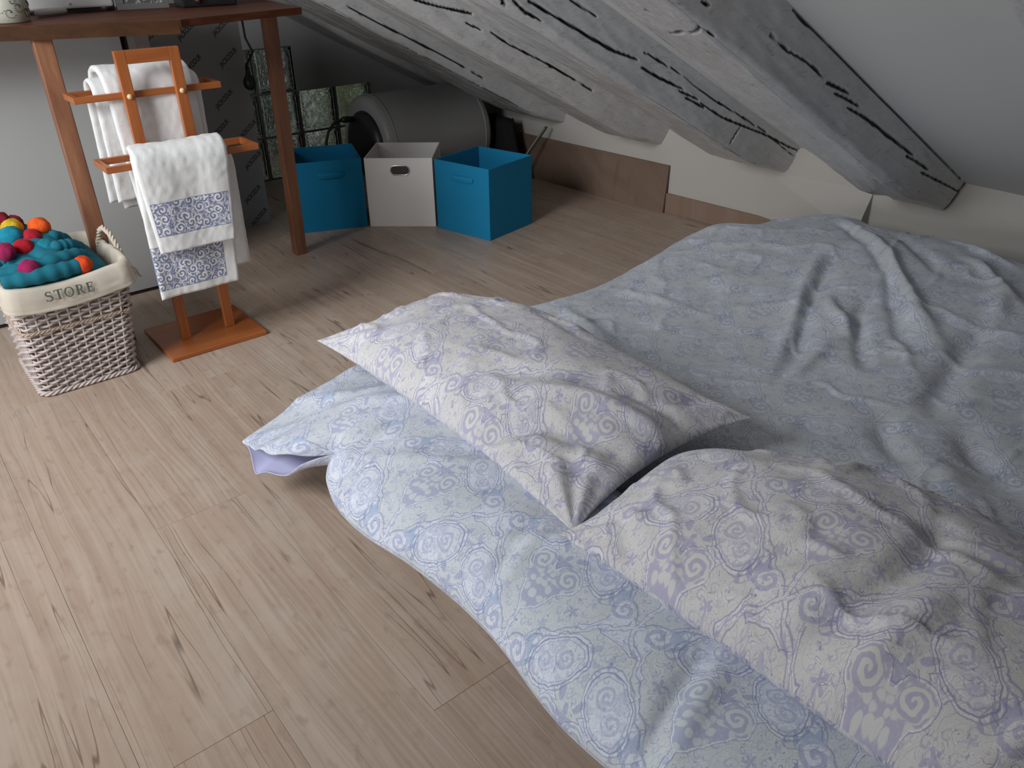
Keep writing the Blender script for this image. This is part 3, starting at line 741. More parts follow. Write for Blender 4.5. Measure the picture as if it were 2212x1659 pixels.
P2 = place(P2, (.868, .300, .268), rot-.01, (.06, -.02)); P2[..., 2] = np.maximum(P2[..., 2], .190+.026*sstep(.92, .80, P2[..., 0]))
p2 = grid_mesh('pillow', P2, U2, M['pillow'])
tag(p1, 'plump paisley pillow with its pointed corner over the floor, farther from the camera', 'pillow', 'pillows on the bed')
tag(p2, 'wrinkled paisley pillow nearest the camera, running out of the right edge of the picture', 'pillow', 'pillows on the bed')

# ================================================================ CUBES
def cube(front_l, front_r, depth_dir, dep, mat, h=.28, ty='strip', label=''):
    a, b = Vector((*front_l, 0)), Vector((*front_r, 0)); ux = (b-a).normalized(); uy = Vector((-ux.y, ux.x, 0))
    Wd = (b-a).length; root = empty('storage_cube', a, math.atan2(ux.y, ux.x)); t = .005
    def part(name, mb, m, **k):
        o = mb.obj(name, m, root, **k); return o
    b_ = .0015
    part('front_panel', MB().boxp((0, 0, 0), (Wd, t, h)), mat, bevel=b_); part('back_panel', MB().boxp((0, dep-t, 0), (Wd, dep, h)), mat, bevel=b_)
    part('side_panel', MB().boxp((0, t, 0), (t, dep-t, h)), mat, bevel=b_); part('side_panel', MB().boxp((Wd-t, t, 0), (Wd, dep-t, h)), mat, bevel=b_)
    part('bottom_panel', MB().boxp((t, t, .002), (Wd-t, dep-t, .007)), mat)
    if ty == 'strip':
        mb = MB(); n = 12; vs = []; fs = []; x0, x1 = Wd*.33, Wd*.72; zc_ = h*.80
        for i in range(n+1):
            q = i/n; x = x0+(x1-x0)*q; d = -.009*math.sin(PI*q)**.6-.001
            for (dy, dz) in ((d, -.011), (d-.003, 0), (d, .011), (d+.003, 0)): vs.append((x, dy, zc_+dz))
        for i in range(n):
            for j in range(4): fs.append((i*4+j, i*4+(j+1) % 4, (i+1)*4+(j+1) % 4, (i+1)*4+j))
        mb.add(vs, fs); part('pull_strap', mb, mat, smooth=False)
    else:
        # oblong metal eyelet
        cx, cz, hw, hr = Wd*.52, h*.83, .034, .0145
        def oval(r, extra): return [(cx+(hw-hr)*(1 if math.cos(t_) > 0 else -1)+math.cos(t_)*r, cz+math.sin(t_)*r) for t_ in [2*PI*(i+.5)/28 for i in range(28)]]
        mb = MB(); pts = [(x, -.002, z) for x, z in oval(hr+.004, 0)]; mb.tube(pts, .0028, 6, closed=True); e = part('eyelet', mb, M['metal'], smooth=True); e['label'] = 'chrome oblong eyelet'
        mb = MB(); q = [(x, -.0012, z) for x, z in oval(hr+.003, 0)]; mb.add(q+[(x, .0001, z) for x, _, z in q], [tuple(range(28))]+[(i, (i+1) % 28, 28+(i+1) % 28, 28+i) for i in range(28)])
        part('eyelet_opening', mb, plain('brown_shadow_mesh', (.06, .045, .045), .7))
    tag(root, label, 'storage box'); return root
cube((1.295, 2.955), (1.540, 2.858), 0, .275, M['tealcube'], label='blue fabric storage cube partly behind the thin desk leg')
cube((1.545, 2.848), (1.751, 2.668), 0, .275, M['whitecube'], ty='eye', label='cream fabric storage cube with metal eyelet between the two blue ones')
cube((1.749, 2.652), (1.810, 2.379), 0, .272, M['tealcube'], label='blue fabric storage cube standing cornerwise nearest the leaning board')

# ================================================================ WATER HEATER
hx0, hx1, hy, hz, hr = 1.79, 2.37, 3.27, .228, .208
wh = empty('water_heater', (2.08, hy, 0))
def child(mb, name, m, root, **k): o = mb.obj(name, m, **k); setparent(o, root); return o
prof = [(.0, hx0+.004), (hr-.045, hx0+.002), (hr-.02, hx0+.004), (hr-.006, hx0+.015), (hr, hx0+.035), (hr, hx1-.035), (hr-.006, hx1-.015), (hr-.03, hx1), (0, hx1)]
child(MB().lathe(prof, (0, hy, hz), 'X', 72), 'tank', M['heater'], wh, smooth=True)
for x in (hx0+.045, hx1-.045): child(MB().lathe([(hr+.0002, x-.004), (hr+.0025, x-.002), (hr+.0025, x+.002), (hr+.0002, x+.004)], (0, hy, hz), 'X', 72), 'seam_ring', M['heater'], wh, smooth=True)
child(MB().lathe([(0, hx0-.035), (.10, hx0-.033), (.135, hx0-.022), (.150, hx0-.004), (.152, hx0+.006)], (0, hy-.015, hz-.005), 'X', 56), 'end_cap', M['cap'], wh, smooth=True)
child(MB().lathe([(0, hx0-.041), (.022, hx0-.040), (.026, hx0-.034)], (0, hy-.08, hz-.07), 'X', 24), 'dial', M['whiteplastic'], wh, smooth=True)
for x in (1.93, 2.23):
    child(MB().prism([(x-.02, hy-.14), (x+.02, hy-.14), (x+.02, hy+.14), (x-.02, hy+.14)], 0, .045), 'foot', M['cap'], wh, bevel=.004)
tag(wh, 'grey cylindrical water heater lying on its side behind the storage cubes', 'water heater')
hp = [(1.770, 3.30, .330), (1.745, 3.30, .338), (1.700, 3.30, .340), (1.655, 3.295, .328), (1.625, 3.29, .300), (1.610, 3.29, .26), (1.603, 3.285, .20), (1.600, 3.28, .10), (1.60, 3.28, .008)]
ho = MB().tube(hp, .0065, 10).obj('water_hose', M['cap'], smooth=True); tag(ho, 'black hose curving down from the water heater end behind the left blue cube', 'hose')
child_ = MB().tube([(1.755, 3.30, .337), (1.735, 3.30, .339), (1.715, 3.30, .340), (1.700, 3.30, .340)], [.013, .014, .014, .009], 12).obj('hose_connector', M['cap'], ho, smooth=True)
# black mass standing in for corner shade right of the heater, and a strip
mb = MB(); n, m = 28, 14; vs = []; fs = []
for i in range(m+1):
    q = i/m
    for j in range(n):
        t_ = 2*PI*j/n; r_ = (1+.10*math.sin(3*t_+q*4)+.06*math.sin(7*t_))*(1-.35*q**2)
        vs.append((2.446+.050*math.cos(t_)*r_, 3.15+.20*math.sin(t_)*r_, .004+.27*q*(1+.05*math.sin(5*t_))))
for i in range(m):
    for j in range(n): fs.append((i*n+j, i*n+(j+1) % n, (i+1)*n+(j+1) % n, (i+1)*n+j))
fs.append(tuple(m*n+j for j in range(n))); mb.add(vs, fs); o = mb.obj('corner_shade', M['dark'], smooth=True); tag(o, 'black mass put in for the shade of the corner right of the water heater', 'shade mass')
mb = MB(); a, b = Vector((2.365, 2.965, .004)), Vector((2.50, 2.845, .262)); d = b-a
vs = [a+Vector(q) for q in ((0, 0, 0), (.022, .004, 0), (.022, .010, .006), (0, .006, .006))]; vs += [v+d for v in vs]
mb.add(vs, [(0, 1, 2, 3), (7, 6, 5, 4), (0, 4, 5, 1), (1, 5, 6, 2), (2, 6, 7, 3), (3, 7, 4, 0)])
o = mb.obj('metal_strip', M['greymetal']); tag(o, 'thin grey metal strip leaning slantwise behind the right blue cube', 'strip')
# leaning laminate board
def wl(y, off): return wx(y)-off
mb = MB(); ya_, yb_ = 2.175, 3.42
vs = [(wl(ya_, .030), ya_, 0), (wl(yb_, .030), yb_, 0), (wl(yb_, .0205), yb_, 0.001), (wl(ya_, .0205), ya_, 0.001), (wl(ya_, .012), ya_, .197), (wl(yb_, .012), yb_, .197), (wl(yb_, .002), yb_, .198), (wl(ya_, .002), ya_, .198)]
mb.add(vs, [(0, 3, 2, 1), (4, 5, 6, 7), (0, 1, 5, 4), (1, 2, 6, 5), (2, 3, 7, 6), (3, 0, 4, 7)])
o = mb.obj('laminate_board', M['board'], bevel=.001); tag(o, 'brown spare laminate board stood on edge against the knee wall', 'board')

# ================================================================ PANELS BEHIND THE DESK
pw = empty('sliding_door_panel', (.0, 2.76, 0)); 
child(MB().boxp((-1.1, 2.745, .012), (.715, 2.765, .840)), 'panel_sheet', M['panelw'], pw, bevel=.001)
child(MB().boxp((-1.1, 2.748, .0), (.715, 2.762, .012)), 'gap_shade', M['dark'], pw)  # black strip painting the shaded gap under the panel
tag(pw, 'large plain white panel standing upright behind the desk and basket', 'panel')
pf = empty('panel_frame', (.80, 2.95, 0)); 
child(MB().boxp((.775, 2.90, 0), (.80, 2.95, .840)), 'frame_edge', M['alu'], pf, bevel=.001)
child(MB().boxp((.803, 2.91, 0), (.845, 2.94, .840)), 'frame_face', M['whitecube'], pf, bevel=.001)
child(MB().boxp((.735, 2.93, 0), (.774, 2.95, .840)), 'dark_slot', M['cap'], pf)
tag(pf, 'narrow pale metal upright between the white panel and the grey printed board', 'profile')
fb = empty('foam_board', (1.0, 3.20, 0))
child(MB().boxp((.86, 3.190, 0), (1.262, 3.230, .90)), 'board_sheet', M['foam'], fb, bevel=.001)
tag(fb, 'grey insulation foam board printed with diagonal words, behind the towel stand', 'foam board')
cu = bpy.data.curves.new('w', 'FONT'); cu.body = 'JACKODUR'; cu.size = .025; cu.align_x = 'CENTER'; cu.align_y = 'CENTER'; cu.offset = .0007; cu.shear = .15; cu.space_character = 1.0
to = bpy.data.objects.new('w', cu); COL.objects.link(to); bpy.context.view_layer.update()
wme = bpy.data.meshes.new_from_object(to.evaluated_get(bpy.context.evaluated_depsgraph_get())); bpy.data.objects.remove(to, do_unlink=True)
wme.materials.clear(); wme.materials.append(M['ink'])
xs = [v.co.x for v in wme.vertices]; sx = .092/(max(xs)-min(xs))
for v in wme.vertices: v.co.x *= sx
for (x, z) in ((1.065, .757), (1.196, .762), (1.061, .641), (1.201, .653), (1.156, .507), (1.230, .385), (1.228, .262), (1.203, .128), (1.214, .030), (.935, .749), (1.12, .40), (.95, .63), (1.09, .27), (1.06, .14), (.93, .5)):
    o = bpy.data.objects.new('printed_word', wme); COL.objects.link(o); o.parent = fb
    o.location = (x-1.0, 3.1894-3.20, z); o.rotation_euler = (PI/2, -.66, 0)
# clip words that would run past the board edge: they stop just short of it
# ================================================================ DESK
dk = empty('desk', (.6, 2.6, 0))
ZB = .842
poly = [(-1.0, 2.92), (.377, 2.50), (.775, 2.35), (.80, 2.365), (1.192, 2.49), (1.20, 2.74), (-1.0, 2.74)]
poly = [(-.95, 2.58), (.30, 2.536), (.377, 2.505), (.772, 2.345), (.80, 2.365), (1.190, 2.485), (1.262, 2.98), (-.95, 2.98)]
child(MB().prism(poly, ZB, .862), 'tabletop', M['desk'], dk, bevel=.0015)
# thick front rail under the left part
a, b = Vector((-.4, 2.79, 0)), Vector((.768, 2.347, 0)); a = b+(a-b)*1.0
d = (Vector((.377, 2.505, 0))-b).normalized(); a = b+d*1.2; nrm = Vector((d.y, -d.x, 0)); nrm = -nrm if nrm.y < 0 else nrm
vs = [b-nrm*.002, b+d*.508-nrm*.002, b+d*.508+nrm*.03, b+nrm*.03]
vs = [Vector((v.x, v.y, ZB-.0145)) for v in vs]; vs += [Vector((v.x, v.y, .8614)) for v in vs]
mb = MB().add(vs, [(0, 3, 2, 1), (4, 5, 6, 7), (0, 1, 5, 4), (1, 2, 6, 5), (2, 3, 7, 6), (3, 0, 4, 7)])
vs = [Vector((.30, 2.536, 0)), Vector((-.95, 2.58, 0)), Vector((-.95, 2.61, 0)), Vector((.31, 2.566, 0))]
vs = [Vector((v.x, v.y, ZB-.0145)) for v in vs]; vs += [Vector((v.x, v.y, ZB+.001)) for v in vs]
mb.add(vs, [(0, 3, 2, 1), (4, 5, 6, 7), (0, 1, 5, 4), (1, 2, 6, 5), (2, 3, 7, 6), (3, 0, 4, 7)])
child(mb, 'front_rail', M['rail'], dk)
def leg(x0, y0, x1, y1, w0, dd, ztop):
    mb = MB(); vs = []
    for (x, y, z) in ((x0, y0, 0), (x1, y1, ztop)):
        vs += [(x, y, z), (x+w0, y, z), (x+w0, y+dd, z), (x, y+dd, z)]
    mb.add(vs, [(0, 3, 2, 1), (4, 5, 6, 7), (0, 1, 5, 4), (1, 2, 6, 5), (2, 3, 7, 6), (3, 0, 4, 7)])
    return child(mb, 'leg', M['deskleg'], dk, bevel=.003)
leg(.420, 2.385, .436, 2.492, .047, .030, ZB)
leg(1.158, 2.78-.05, 1.160, 2.70, .043, .040, ZB)
leg(-.85, 2.66, -.85, 2.66, .045, .045, ZB); leg(-.85, 2.90, -.85, 2.90, .045, .045, ZB)
tag(dk, 'reddish-brown wooden desk with square legs at the top left, carrying small items', 'desk')
# desk items
def lantern():
    c = (.418, 2.625); r0, r1, h = .052, .060, .125
    e = empty('perforated_lantern', (*c, .862)); mb = MB()
    prof = [(0, .8625), (r0-.002, .8625), (r0, .864), (r0+.003, .90), (r1, .862+h), (r1-.0015, .862+h), (r0+.001, .90), (r0-.003, .866), (0, .866)]
    child(MB().lathe(prof, (c[0], c[1], 0), 'Z', 56), 'shell', plain('pale_green_tin', (.55, .56, .47), .45, .2, bump=.1, bscale=90), e, smooth=True)
    mb = MB(); r = random.Random(2)
    def dot(th, z, s):
        R = r0+.0012+(r1-r0)*(z-.862)/h*1.0+.0012
        p = Vector((c[0]+R*math.cos(th), c[1]+R*math.sin(th), z)); t1 = Vector((-math.sin(th), math.cos(th), 0)); n_ = Vector((math.cos(th), math.sin(th), 0))
        q = [p+t1*math.cos(k*PI/3)*s+Vector((0, 0, math.sin(k*PI/3)*s)) for k in range(6)]
        mb.add(q+[v-n_*.002 for v in q], [tuple(range(6))]+[(k, (k+1) % 6, 6+(k+1) % 6, 6+k) for k in range(6)])
    for k in range(14):
        th0 = k*2*PI/14+.2; zc_ = .888+.012*(k % 2)
        for q in range(13):
            a = q*.48; rr = .003+.0014*q*.7; dot(th0+rr*math.cos(a)/.055, zc_+rr*math.sin(a), .0010)
        for q in range(8):
            a = q*PI/4; dot(th0+.22+.006*math.cos(a)/.055, zc_+.026+.006*math.sin(a), .0012)
        for q in range(6): dot(th0+.05+q*.05, .935+.01*math.sin(q*1.3+k), .0011)
    o = child(mb, 'cut_outs', M['dark'], e); o['kind'] = 'stuff'
    tag(e, 'pale perforated metal candle lantern on the left end of the desk', 'lantern')
lantern()
bx = empty('white_device', (.62, 2.86, .862))
child(MB().boxp((.42, 2.800, .874), (.735, 2.93, .960)), 'casing', M['whiteplastic'], bx, bevel=.006)
child(MB().boxp((.545, 2.808, .8625), (.70, 2.92, .875)), 'foot', M['cap'], bx)
child(MB().box((.612, 2.7985, .888), (.004, .004, .005)), 'catch', M['alu'], bx)
tag(bx, 'white boxy appliance on a dark foot standing at the back of the desk', 'appliance')
o = MB().tube([(.505, 2.72, .872), (.512, 2.725, .873), (.585, 2.770, .873), (.594, 2.775, .872)], [.006, .0095, .0095, .006], 14).obj('white_stick', M['whiteplastic'], smooth=True)
tag(o, 'short rounded white stick lying on the desk between lantern and appliance', 'stick')
pfm = empty('picture_frame', (.82, 2.80, .862), -.12)
def loc(mb, name, m, root, **k): return mb.obj(name, m, root, **k)
loc(MB().boxp((-.075, 0, 0), (.075, .012, .016)).boxp((-.075, 0, .016), (-.055, .012, .12)).boxp((.055, 0, .016), (.075, .012, .12)), 'frame', M['greymetal'], pfm, bevel=.001)
def flowers():
    t = NT('silver_flower_print', .3); v = t.coord(); n = t.noise(v, 90, 2, .5, 1.5)
    t.base(t.mix(((n-.5)*6).sat(), (.12, .12, .11), (.62, .62, .60))); return t.m
loc(MB().boxp((-.055, .003, .016), (.055, .009, .12)), 'picture', flowers(), pfm)
tag(pfm, 'grey frame with a silvery flower print standing on the desk', 'picture frame')
o = MB().boxp((.735, 2.86, .8625), (.752, 2.90, .98)).obj('grey_book', M['greymetal'], bevel=.002); tag(o, 'slim grey upright slab between the white appliance and the picture frame', 'slab')
dv_ = empty('black_device', (.99, 2.78-.02, .862))
loc(MB().boxp((-.075, -.03, 0), (.10, .05, .05)), 'case', M['blackgloss'], dv_, bevel=.006)
loc(MB().tube([(-.03, -.031, .022), (-.022, -.037, .022)], [.012, .009], 16), 'knob', M['metal'], dv_, smooth=True)
tag(dv_, 'small glossy black device with bright knob on the right part of the desk', 'device')
# hanging cable with plug
cp = [(1.20, 2.995, .866), (1.203, 3.000, .83), (1.205, 3.005, .79), (1.208, 3.01, .735), (1.215, 2.98, .69), (1.225, 3.05, .655), (1.232, 3.10, .635), (1.236, 3.12, .618)]
cb_ = MB().tube(cp, .0042, 8).obj('power_cable', M['cap'], smooth=True); tag(cb_, 'black cable with plug hanging from the desk in front of the foam board', 'cable')
MB().lathe([(0, .045), (.006, .043), (.008, .02), (.013, .008), (.021, -.004), (.024, -.018), (.021, -.032), (.010, -.042), (0, -.043)], (1.240, 3.12, .583), 'Z', 24).obj('plug', M['cap'], cb_, smooth=True)

# ================================================================ TOWEL STAND
ts = empty('towel_stand', (.645, 2.285, 0))
child(MB().boxp((.500, 2.160, 0), (.785, 2.418, .014)), 'base', M['bamboo'], ts, bevel=.003)
for x in (.5665, .700):
    child(MB().boxp((x, 2.262, .014), (x+.027, 2.280, .808)), 'post', M['bamboov'], ts, bevel=.0015)
child(MB().boxp((.5935, 2.2622, .776), (.700, 2.2798, .808)), 'top_rail', M['bamboo'], ts, bevel=.001)
def hoop(name, x0, x1, y0, y1, z, h):
    mb = MB(); w_ = .013
    mb.boxp((x0, y0, z), (x1, y0+w_, z+h)); mb.boxp((x0, y1-w_, z), (x1, y1, z+h)); mb.boxp((x0, y0+w_, z), (x0+w_, y1-w_, z+h)); mb.boxp((x1-w_, y0+w_, z), (x1, y1-w_, z+h))
    return child(mb, name, M['bamboo'], ts, bevel=.001)
hoop('upper_hoop', .452, .826, 2.281, 2.385, .693, .016)
hoop('lower_hoop', .456, .850, 2.148, 2.2615, .546, .016)
for x in (.580, .7135): child(MB().lathe([(0, -.005), (.006, -.004), (.0068, .0), (.0068, .002)], (x, 2.2615, .700), 'Y', 20), 'peg', M['knob'], ts, smooth=True)['label'] = 'pale round wooden peg'
tag(ts, 'orange bamboo towel stand with rectangular base and two hoop arms', 'towel stand')
def towel(name, path, xl, xr, mat, label, group=None, th=.010, seed=1, wavy=.006, nx=46, ns=120):
    """cloth hung over a bar; path: (y,z) points from front hem over the bar to the back hem; xl/xr: left/right x at each point"""
    pts = np.array(path, float); seg = np.r_[0, np.cumsum(np.hypot(*np.diff(pts, axis=0).T))]
    s = np.linspace(0, seg[-1], ns)
    # smooth path through the points
    def sm(vals):
        v = np.interp(s, seg, vals); k = np.exp(-((np.arange(-8, 9))/3.2)**2); k /= k.sum()
        return np.convolve(np.r_[np.full(8, v[0]), v, np.full(8, v[-1])], k, 'valid')
    y, z, a, b = sm(pts[:, 0]), sm(pts[:, 1]), sm(np.array(xl, float)), sm(np.array(xr, float))
    ty, tz = np.gradient(y), np.gradient(z); L = np.hypot(ty, tz)+1e-9; ny, nz = -tz/L, ty/L     # outward normal
    q = np.linspace(0, 1, nx)
    Q, Sg = np.meshgrid(q, s, indexing='ij')
    X = a+(b-a)*Q
    flat = 1-np.exp(-((s-seg[-1]*.5)/.05)**2)*.8
    w_ = (np.sin(Q*9+Sg*6+seed)*.5+fbm(Q*3+seed, Sg*5, seed, 2))*wavy*flat[None, :]
    w_ = w_+fbm(Q*22, Sg*60, seed+3, 2)*.0022
    edge = np.minimum(np.minimum(Q, 1-Q)*(b-a)[None, :]/.006, 1); edge = np.minimum(edge, np.minimum(Sg, seg[-1]-Sg)/.006)
    tt = th*np.sqrt(np.clip(1-(1-np.clip(edge, 0, 1))**2, 0.02, 1))
    out = np.stack([X, y[None, :]+ny[None, :]*(w_+tt*.5), z[None, :]+nz[None, :]*(w_+tt*.5)], -1)
    inn = np.stack([X, y[None, :]+ny[None, :]*(w_-tt*.5), z[None, :]+nz[None, :]*(w_-tt*.5)], -1)
    P = np.concatenate([out, inn[::-1]], 0); uv = np.stack([Q*(b-a)[None, :].mean(), Sg], -1)
    UV = np.concatenate([uv, uv[::-1]+5], 0)
    o = grid_mesh(name, P, UV, mat, closed_u=True); tag(o, label, 'towel', group)
    return o
G = 'towels on the bamboo stand'
bw = .215
T1 = towel_mat('towel_big_band', [(.0, .205, .030, .150)]); T2 = towel_mat('towel_small_band', [(.008, .216, .050, .138)]); T0 = towel_mat('towel_white', [])
# big lower towel over the front bar of the lower hoop
towel('bath_towel', [(2.132, .196), (2.134, .40), (2.132, .52), (2.135, .557), (2.150, .573), (2.175, .573), (2.190, .557), (2.197, .52), (2.205, .215)],
      [.505, .508, .512, .514, .517, .522, .526, .532, .545], [.722, .735, .748, .752, .757, .768, .780, .795, .790], T1,
      'larger white towel on the lower hoop with the lower blue scroll band', G, .011, 3)
towel('hand_towel', [(2.112, .327), (2.112, .45), (2.113, .545), (2.118, .578), (2.138, .594), (2.180, .594), (2.202, .578), (2.212, .54), (2.216, .36)],
      [.527, .518, .512, .512, .514, .520, .530, .535, .54], [.726, .738, .748, .750, .752, .758, .765, .768, .77], T2,
      'folded white towel laid on top with the upper blue scroll band', G, .013, 5)
towel('bath_towel', [(2.318, .425), (2.318, .60), (2.318, .695), (2.326, .722), (2.352, .735), (2.384, .735), (2.408, .72), (2.414, .69), (2.418, .40)],
      [.500, .505, .508, .509, .509, .509, .509, .509, .50], [.775, .780, .782, .783, .783, .783, .783, .783, .775], T0,
      'wide plain white towel hanging from the upper hoop behind the posts', G, .012, 8, .008)
towel('hand_towel', [(2.300, .372), (2.300, .60), (2.301, .705), (2.312, .745), (2.350, .760), (2.392, .760), (2.428, .745), (2.436, .71), (2.440, .37)],
      [.548, .538, .534, .532, .532, .532, .532, .532, .54], [.752, .760, .762, .763, .763, .763, .763, .763, .76], T0,
      'narrower plain white towel folded over the upper hoop, its rounded top showing highest', G, .016, 12, .008)

# ================================================================ BASKET
bk = empty('wicker_basket', (.29, 2.33, 0))
bx0, bx1, by0, by1 = .172, .413, 2.185, 2.47
def ring(q, out=0., n=64, rad=.028, z=None):
    """rounded-rectangle outline at height fraction q; flares upward"""
    x0, x1 = bx0-.004*q-.0, bx1+.030*q; y0, y1 = by0-.036*q, by1+.030*q
    x0 -= out; y0 -= out; x1 += out; y1 += out; pts = []
    cs = [(x1-rad, y0+rad, -PI/2), (x1-rad, y1-rad, 0), (x0+rad, y1-rad, PI/2), (x0+rad, y0+rad, PI)]
    for (cx, cy, a0) in cs:
        for k in range(4): a = a0+PI/2*k/3; pts.append((cx+rad*math.cos(a), cy+rad*math.sin(a)))
    P_ = np.array(pts+[pts[0]]); L = np.r_[0, np.cumsum(np.hypot(*np.diff(P_, axis=0).T))]
    s = np.linspace(0, L[-1], n, endpoint=False); X, Y = np.interp(s, L, P_[:, 0]), np.interp(s, L, P_[:, 1])
    dX, dY = np.roll(X, -1)-np.roll(X, 1), np.roll(Y, -1)-np.roll(Y, 1); l = np.hypot(dX, dY)
    return X, Y, dY/l, -dX/l
HB = .275; NS = 46; SEG = NS*4; mb = MB(); rows = 27; rr_ = random.Random(9)
for k in range(rows):
    q = (k+.5)/rows; z = .014+q*(HB-.014)
    if abs(k-18) < 1: continue
    X, Y, NX, NY = ring(q, 0, SEG); ph = (k % 2)*PI
    pts = []
    for j in range(SEG):
        a = math.cos(2*PI*(j/8.0)+ph)                      # over two half-steps: alternates outside / inside each stake
        o_ = .0042*a; dz = .0018*math.sin(2*PI*j/8.0+ph)+rr_.uniform(-.0004, .0004)
        pts.append((X[j]+NX[j]*o_, Y[j]+NY[j]*o_, z+dz))
    mb.tube(pts, .0034+rr_.uniform(-.0003, .0004), 6, closed=True)
o = child(mb, 'weave', M['wicker'], bk, smooth=True); o['kind'] = 'stuff'
mb = MB()
for j in range(NS):
    pts = []
    for q in (0, .5, 1.0):
        X, Y, NX, NY = ring(q, 0, SEG); jj = j*4; pts.append((X[jj], Y[jj], .008+q*(HB-.008)))
    mb.tube(pts, .0024, 6)
o = child(mb, 'stakes', M['wicker'], bk, smooth=True); o['kind'] = 'stuff'
def braid(q, z, r, name, m, amp=.0035, out=.003, tw=30):
    mb = MB()
    for s_ in range(3):
        X, Y, NX, NY = ring(q, out, 300); pts = []
        for j in range(300):
            a = 2*PI*j*tw/300+s_*2*PI/3; pts.append((X[j]+NX[j]*amp*math.cos(a), Y[j]+NY[j]*amp*math.cos(a), z+amp*math.sin(a)))
        mb.tube(pts, r, 6, closed=True)
    return child(mb, name, m, bk, smooth=True)
braid(.0, .008, .0034, 'bottom_braid', M['wicker'], .0040, .004, 22)['label'] = 'thick plaited foot border'
braid(.68, .190, .0022, 'middle_band', M['wicker2'], .0026, .0045, 34)['label'] = 'tan twisted band'
braid(1.0, HB, .003, 'rim_braid', M['wicker'], .003, .0, 24)
X, Y, NX, NY = ring(0, -.004, 40); child(MB().add([(x, y, .004) for x, y in zip(X, Y)], [tuple(range(40))]), 'bottom', M['wicker2'], bk)
tag(bk, 'whitewashed wicker basket with a cream cloth liner reading STORE', 'basket')
# liner
n, m = 220, 22; A = np.zeros((n, m, 3))
for i_, (q, out, z) in enumerate([(.55, -.010, .16), (.7, -.010, .20), (.85, -.009, .24), (.95, -.008, .275), (1.0, -.006, .295), (1.0, -.004, .309), (1.0, -.001, .318), (1.0, .004, .3215), (1.0, .009, .319), (1.0, .012, .313), (1.0, .014, .304),
                                  (1.0, .0150, .297), (1.0, .0157, .291), (1.0, .0160, .285), (1.0, .0162, .280), (1.0, .0165, .276), (1.0, .0168, .272), (.98, .017, .268), (.98, .0172, .264), (.98, .0176, .261), (.97, .018, .2585), (.97, .0165, .2580)]):
    X, Y, NX, NY = ring(q, out, n, .030); t_ = np.arange(n)/n*2*PI
    wv = (np.sin(t_*17)*.35+fbm(np.arange(n)/9.0, np.full(n, i_*.25), 3, 2))*(.0035 if i_ > 9 else .0045)
    front = np.exp(-((np.abs(Y-by0+.036)))/.03)
    wv = wv*(1-.7*front)
    A[:, i_, 0] = X+NX*wv; A[:, i_, 1] = Y+NY*wv; A[:, i_, 2] = z+(.006*np.sin(t_*3+.6)+.006*np.sin(t_*2))*(1 if 3 < i_ else .3)
li = grid_mesh('cloth_liner', A, None, M['liner'], closed_u=True); setparent(li, bk); li['label'] = 'cream canvas liner folded over the rim'
s_ = li.modifiers.new('t', 'SOLIDIFY'); s_.thickness = .0014
# STORE lettering: serif strokes as thin raised polygons in the liner front plane
def stroke(mb, pts, widths, o, ux, uz, sc, dep):
    n_ = len(pts); L_, R_ = [], []
    for i, (x, z) in enumerate(pts):
        a = Vector(pts[max(i-1, 0)]); b = Vector(pts[min(i+1, n_-1)]); d = (b-a).normalized(); nn = Vector((-d.y, d.x)); w_ = widths[i]/2
        L_.append((x+nn.x*w_, z+nn.y*w_)); R_.append((x-nn.x*w_, z-nn.y*w_))
    vs = [o+ux*(p[0]*sc)+uz*(p[1]*sc) for p in L_+R_]; dn = ux.cross(uz)*dep
    vs += [v+dn for v in vs]; fs = []
    for i in range(n_-1):
        fs += [(i, i+1, n_+i+1, n_+i), (2*n_+i, 3*n_+i, 3*n_+i+1, 2*n_+i+1)]
    mb.add(vs, fs)
def arc(cx, cz, rx, rz, a0, a1, n=14): return [(cx+rx*math.cos(math.radians(a0+(a1-a0)*i/(n-1))), cz+rz*math.sin(math.radians(a0+(a1-a0)*i/(n-1)))) for i in range(n)]
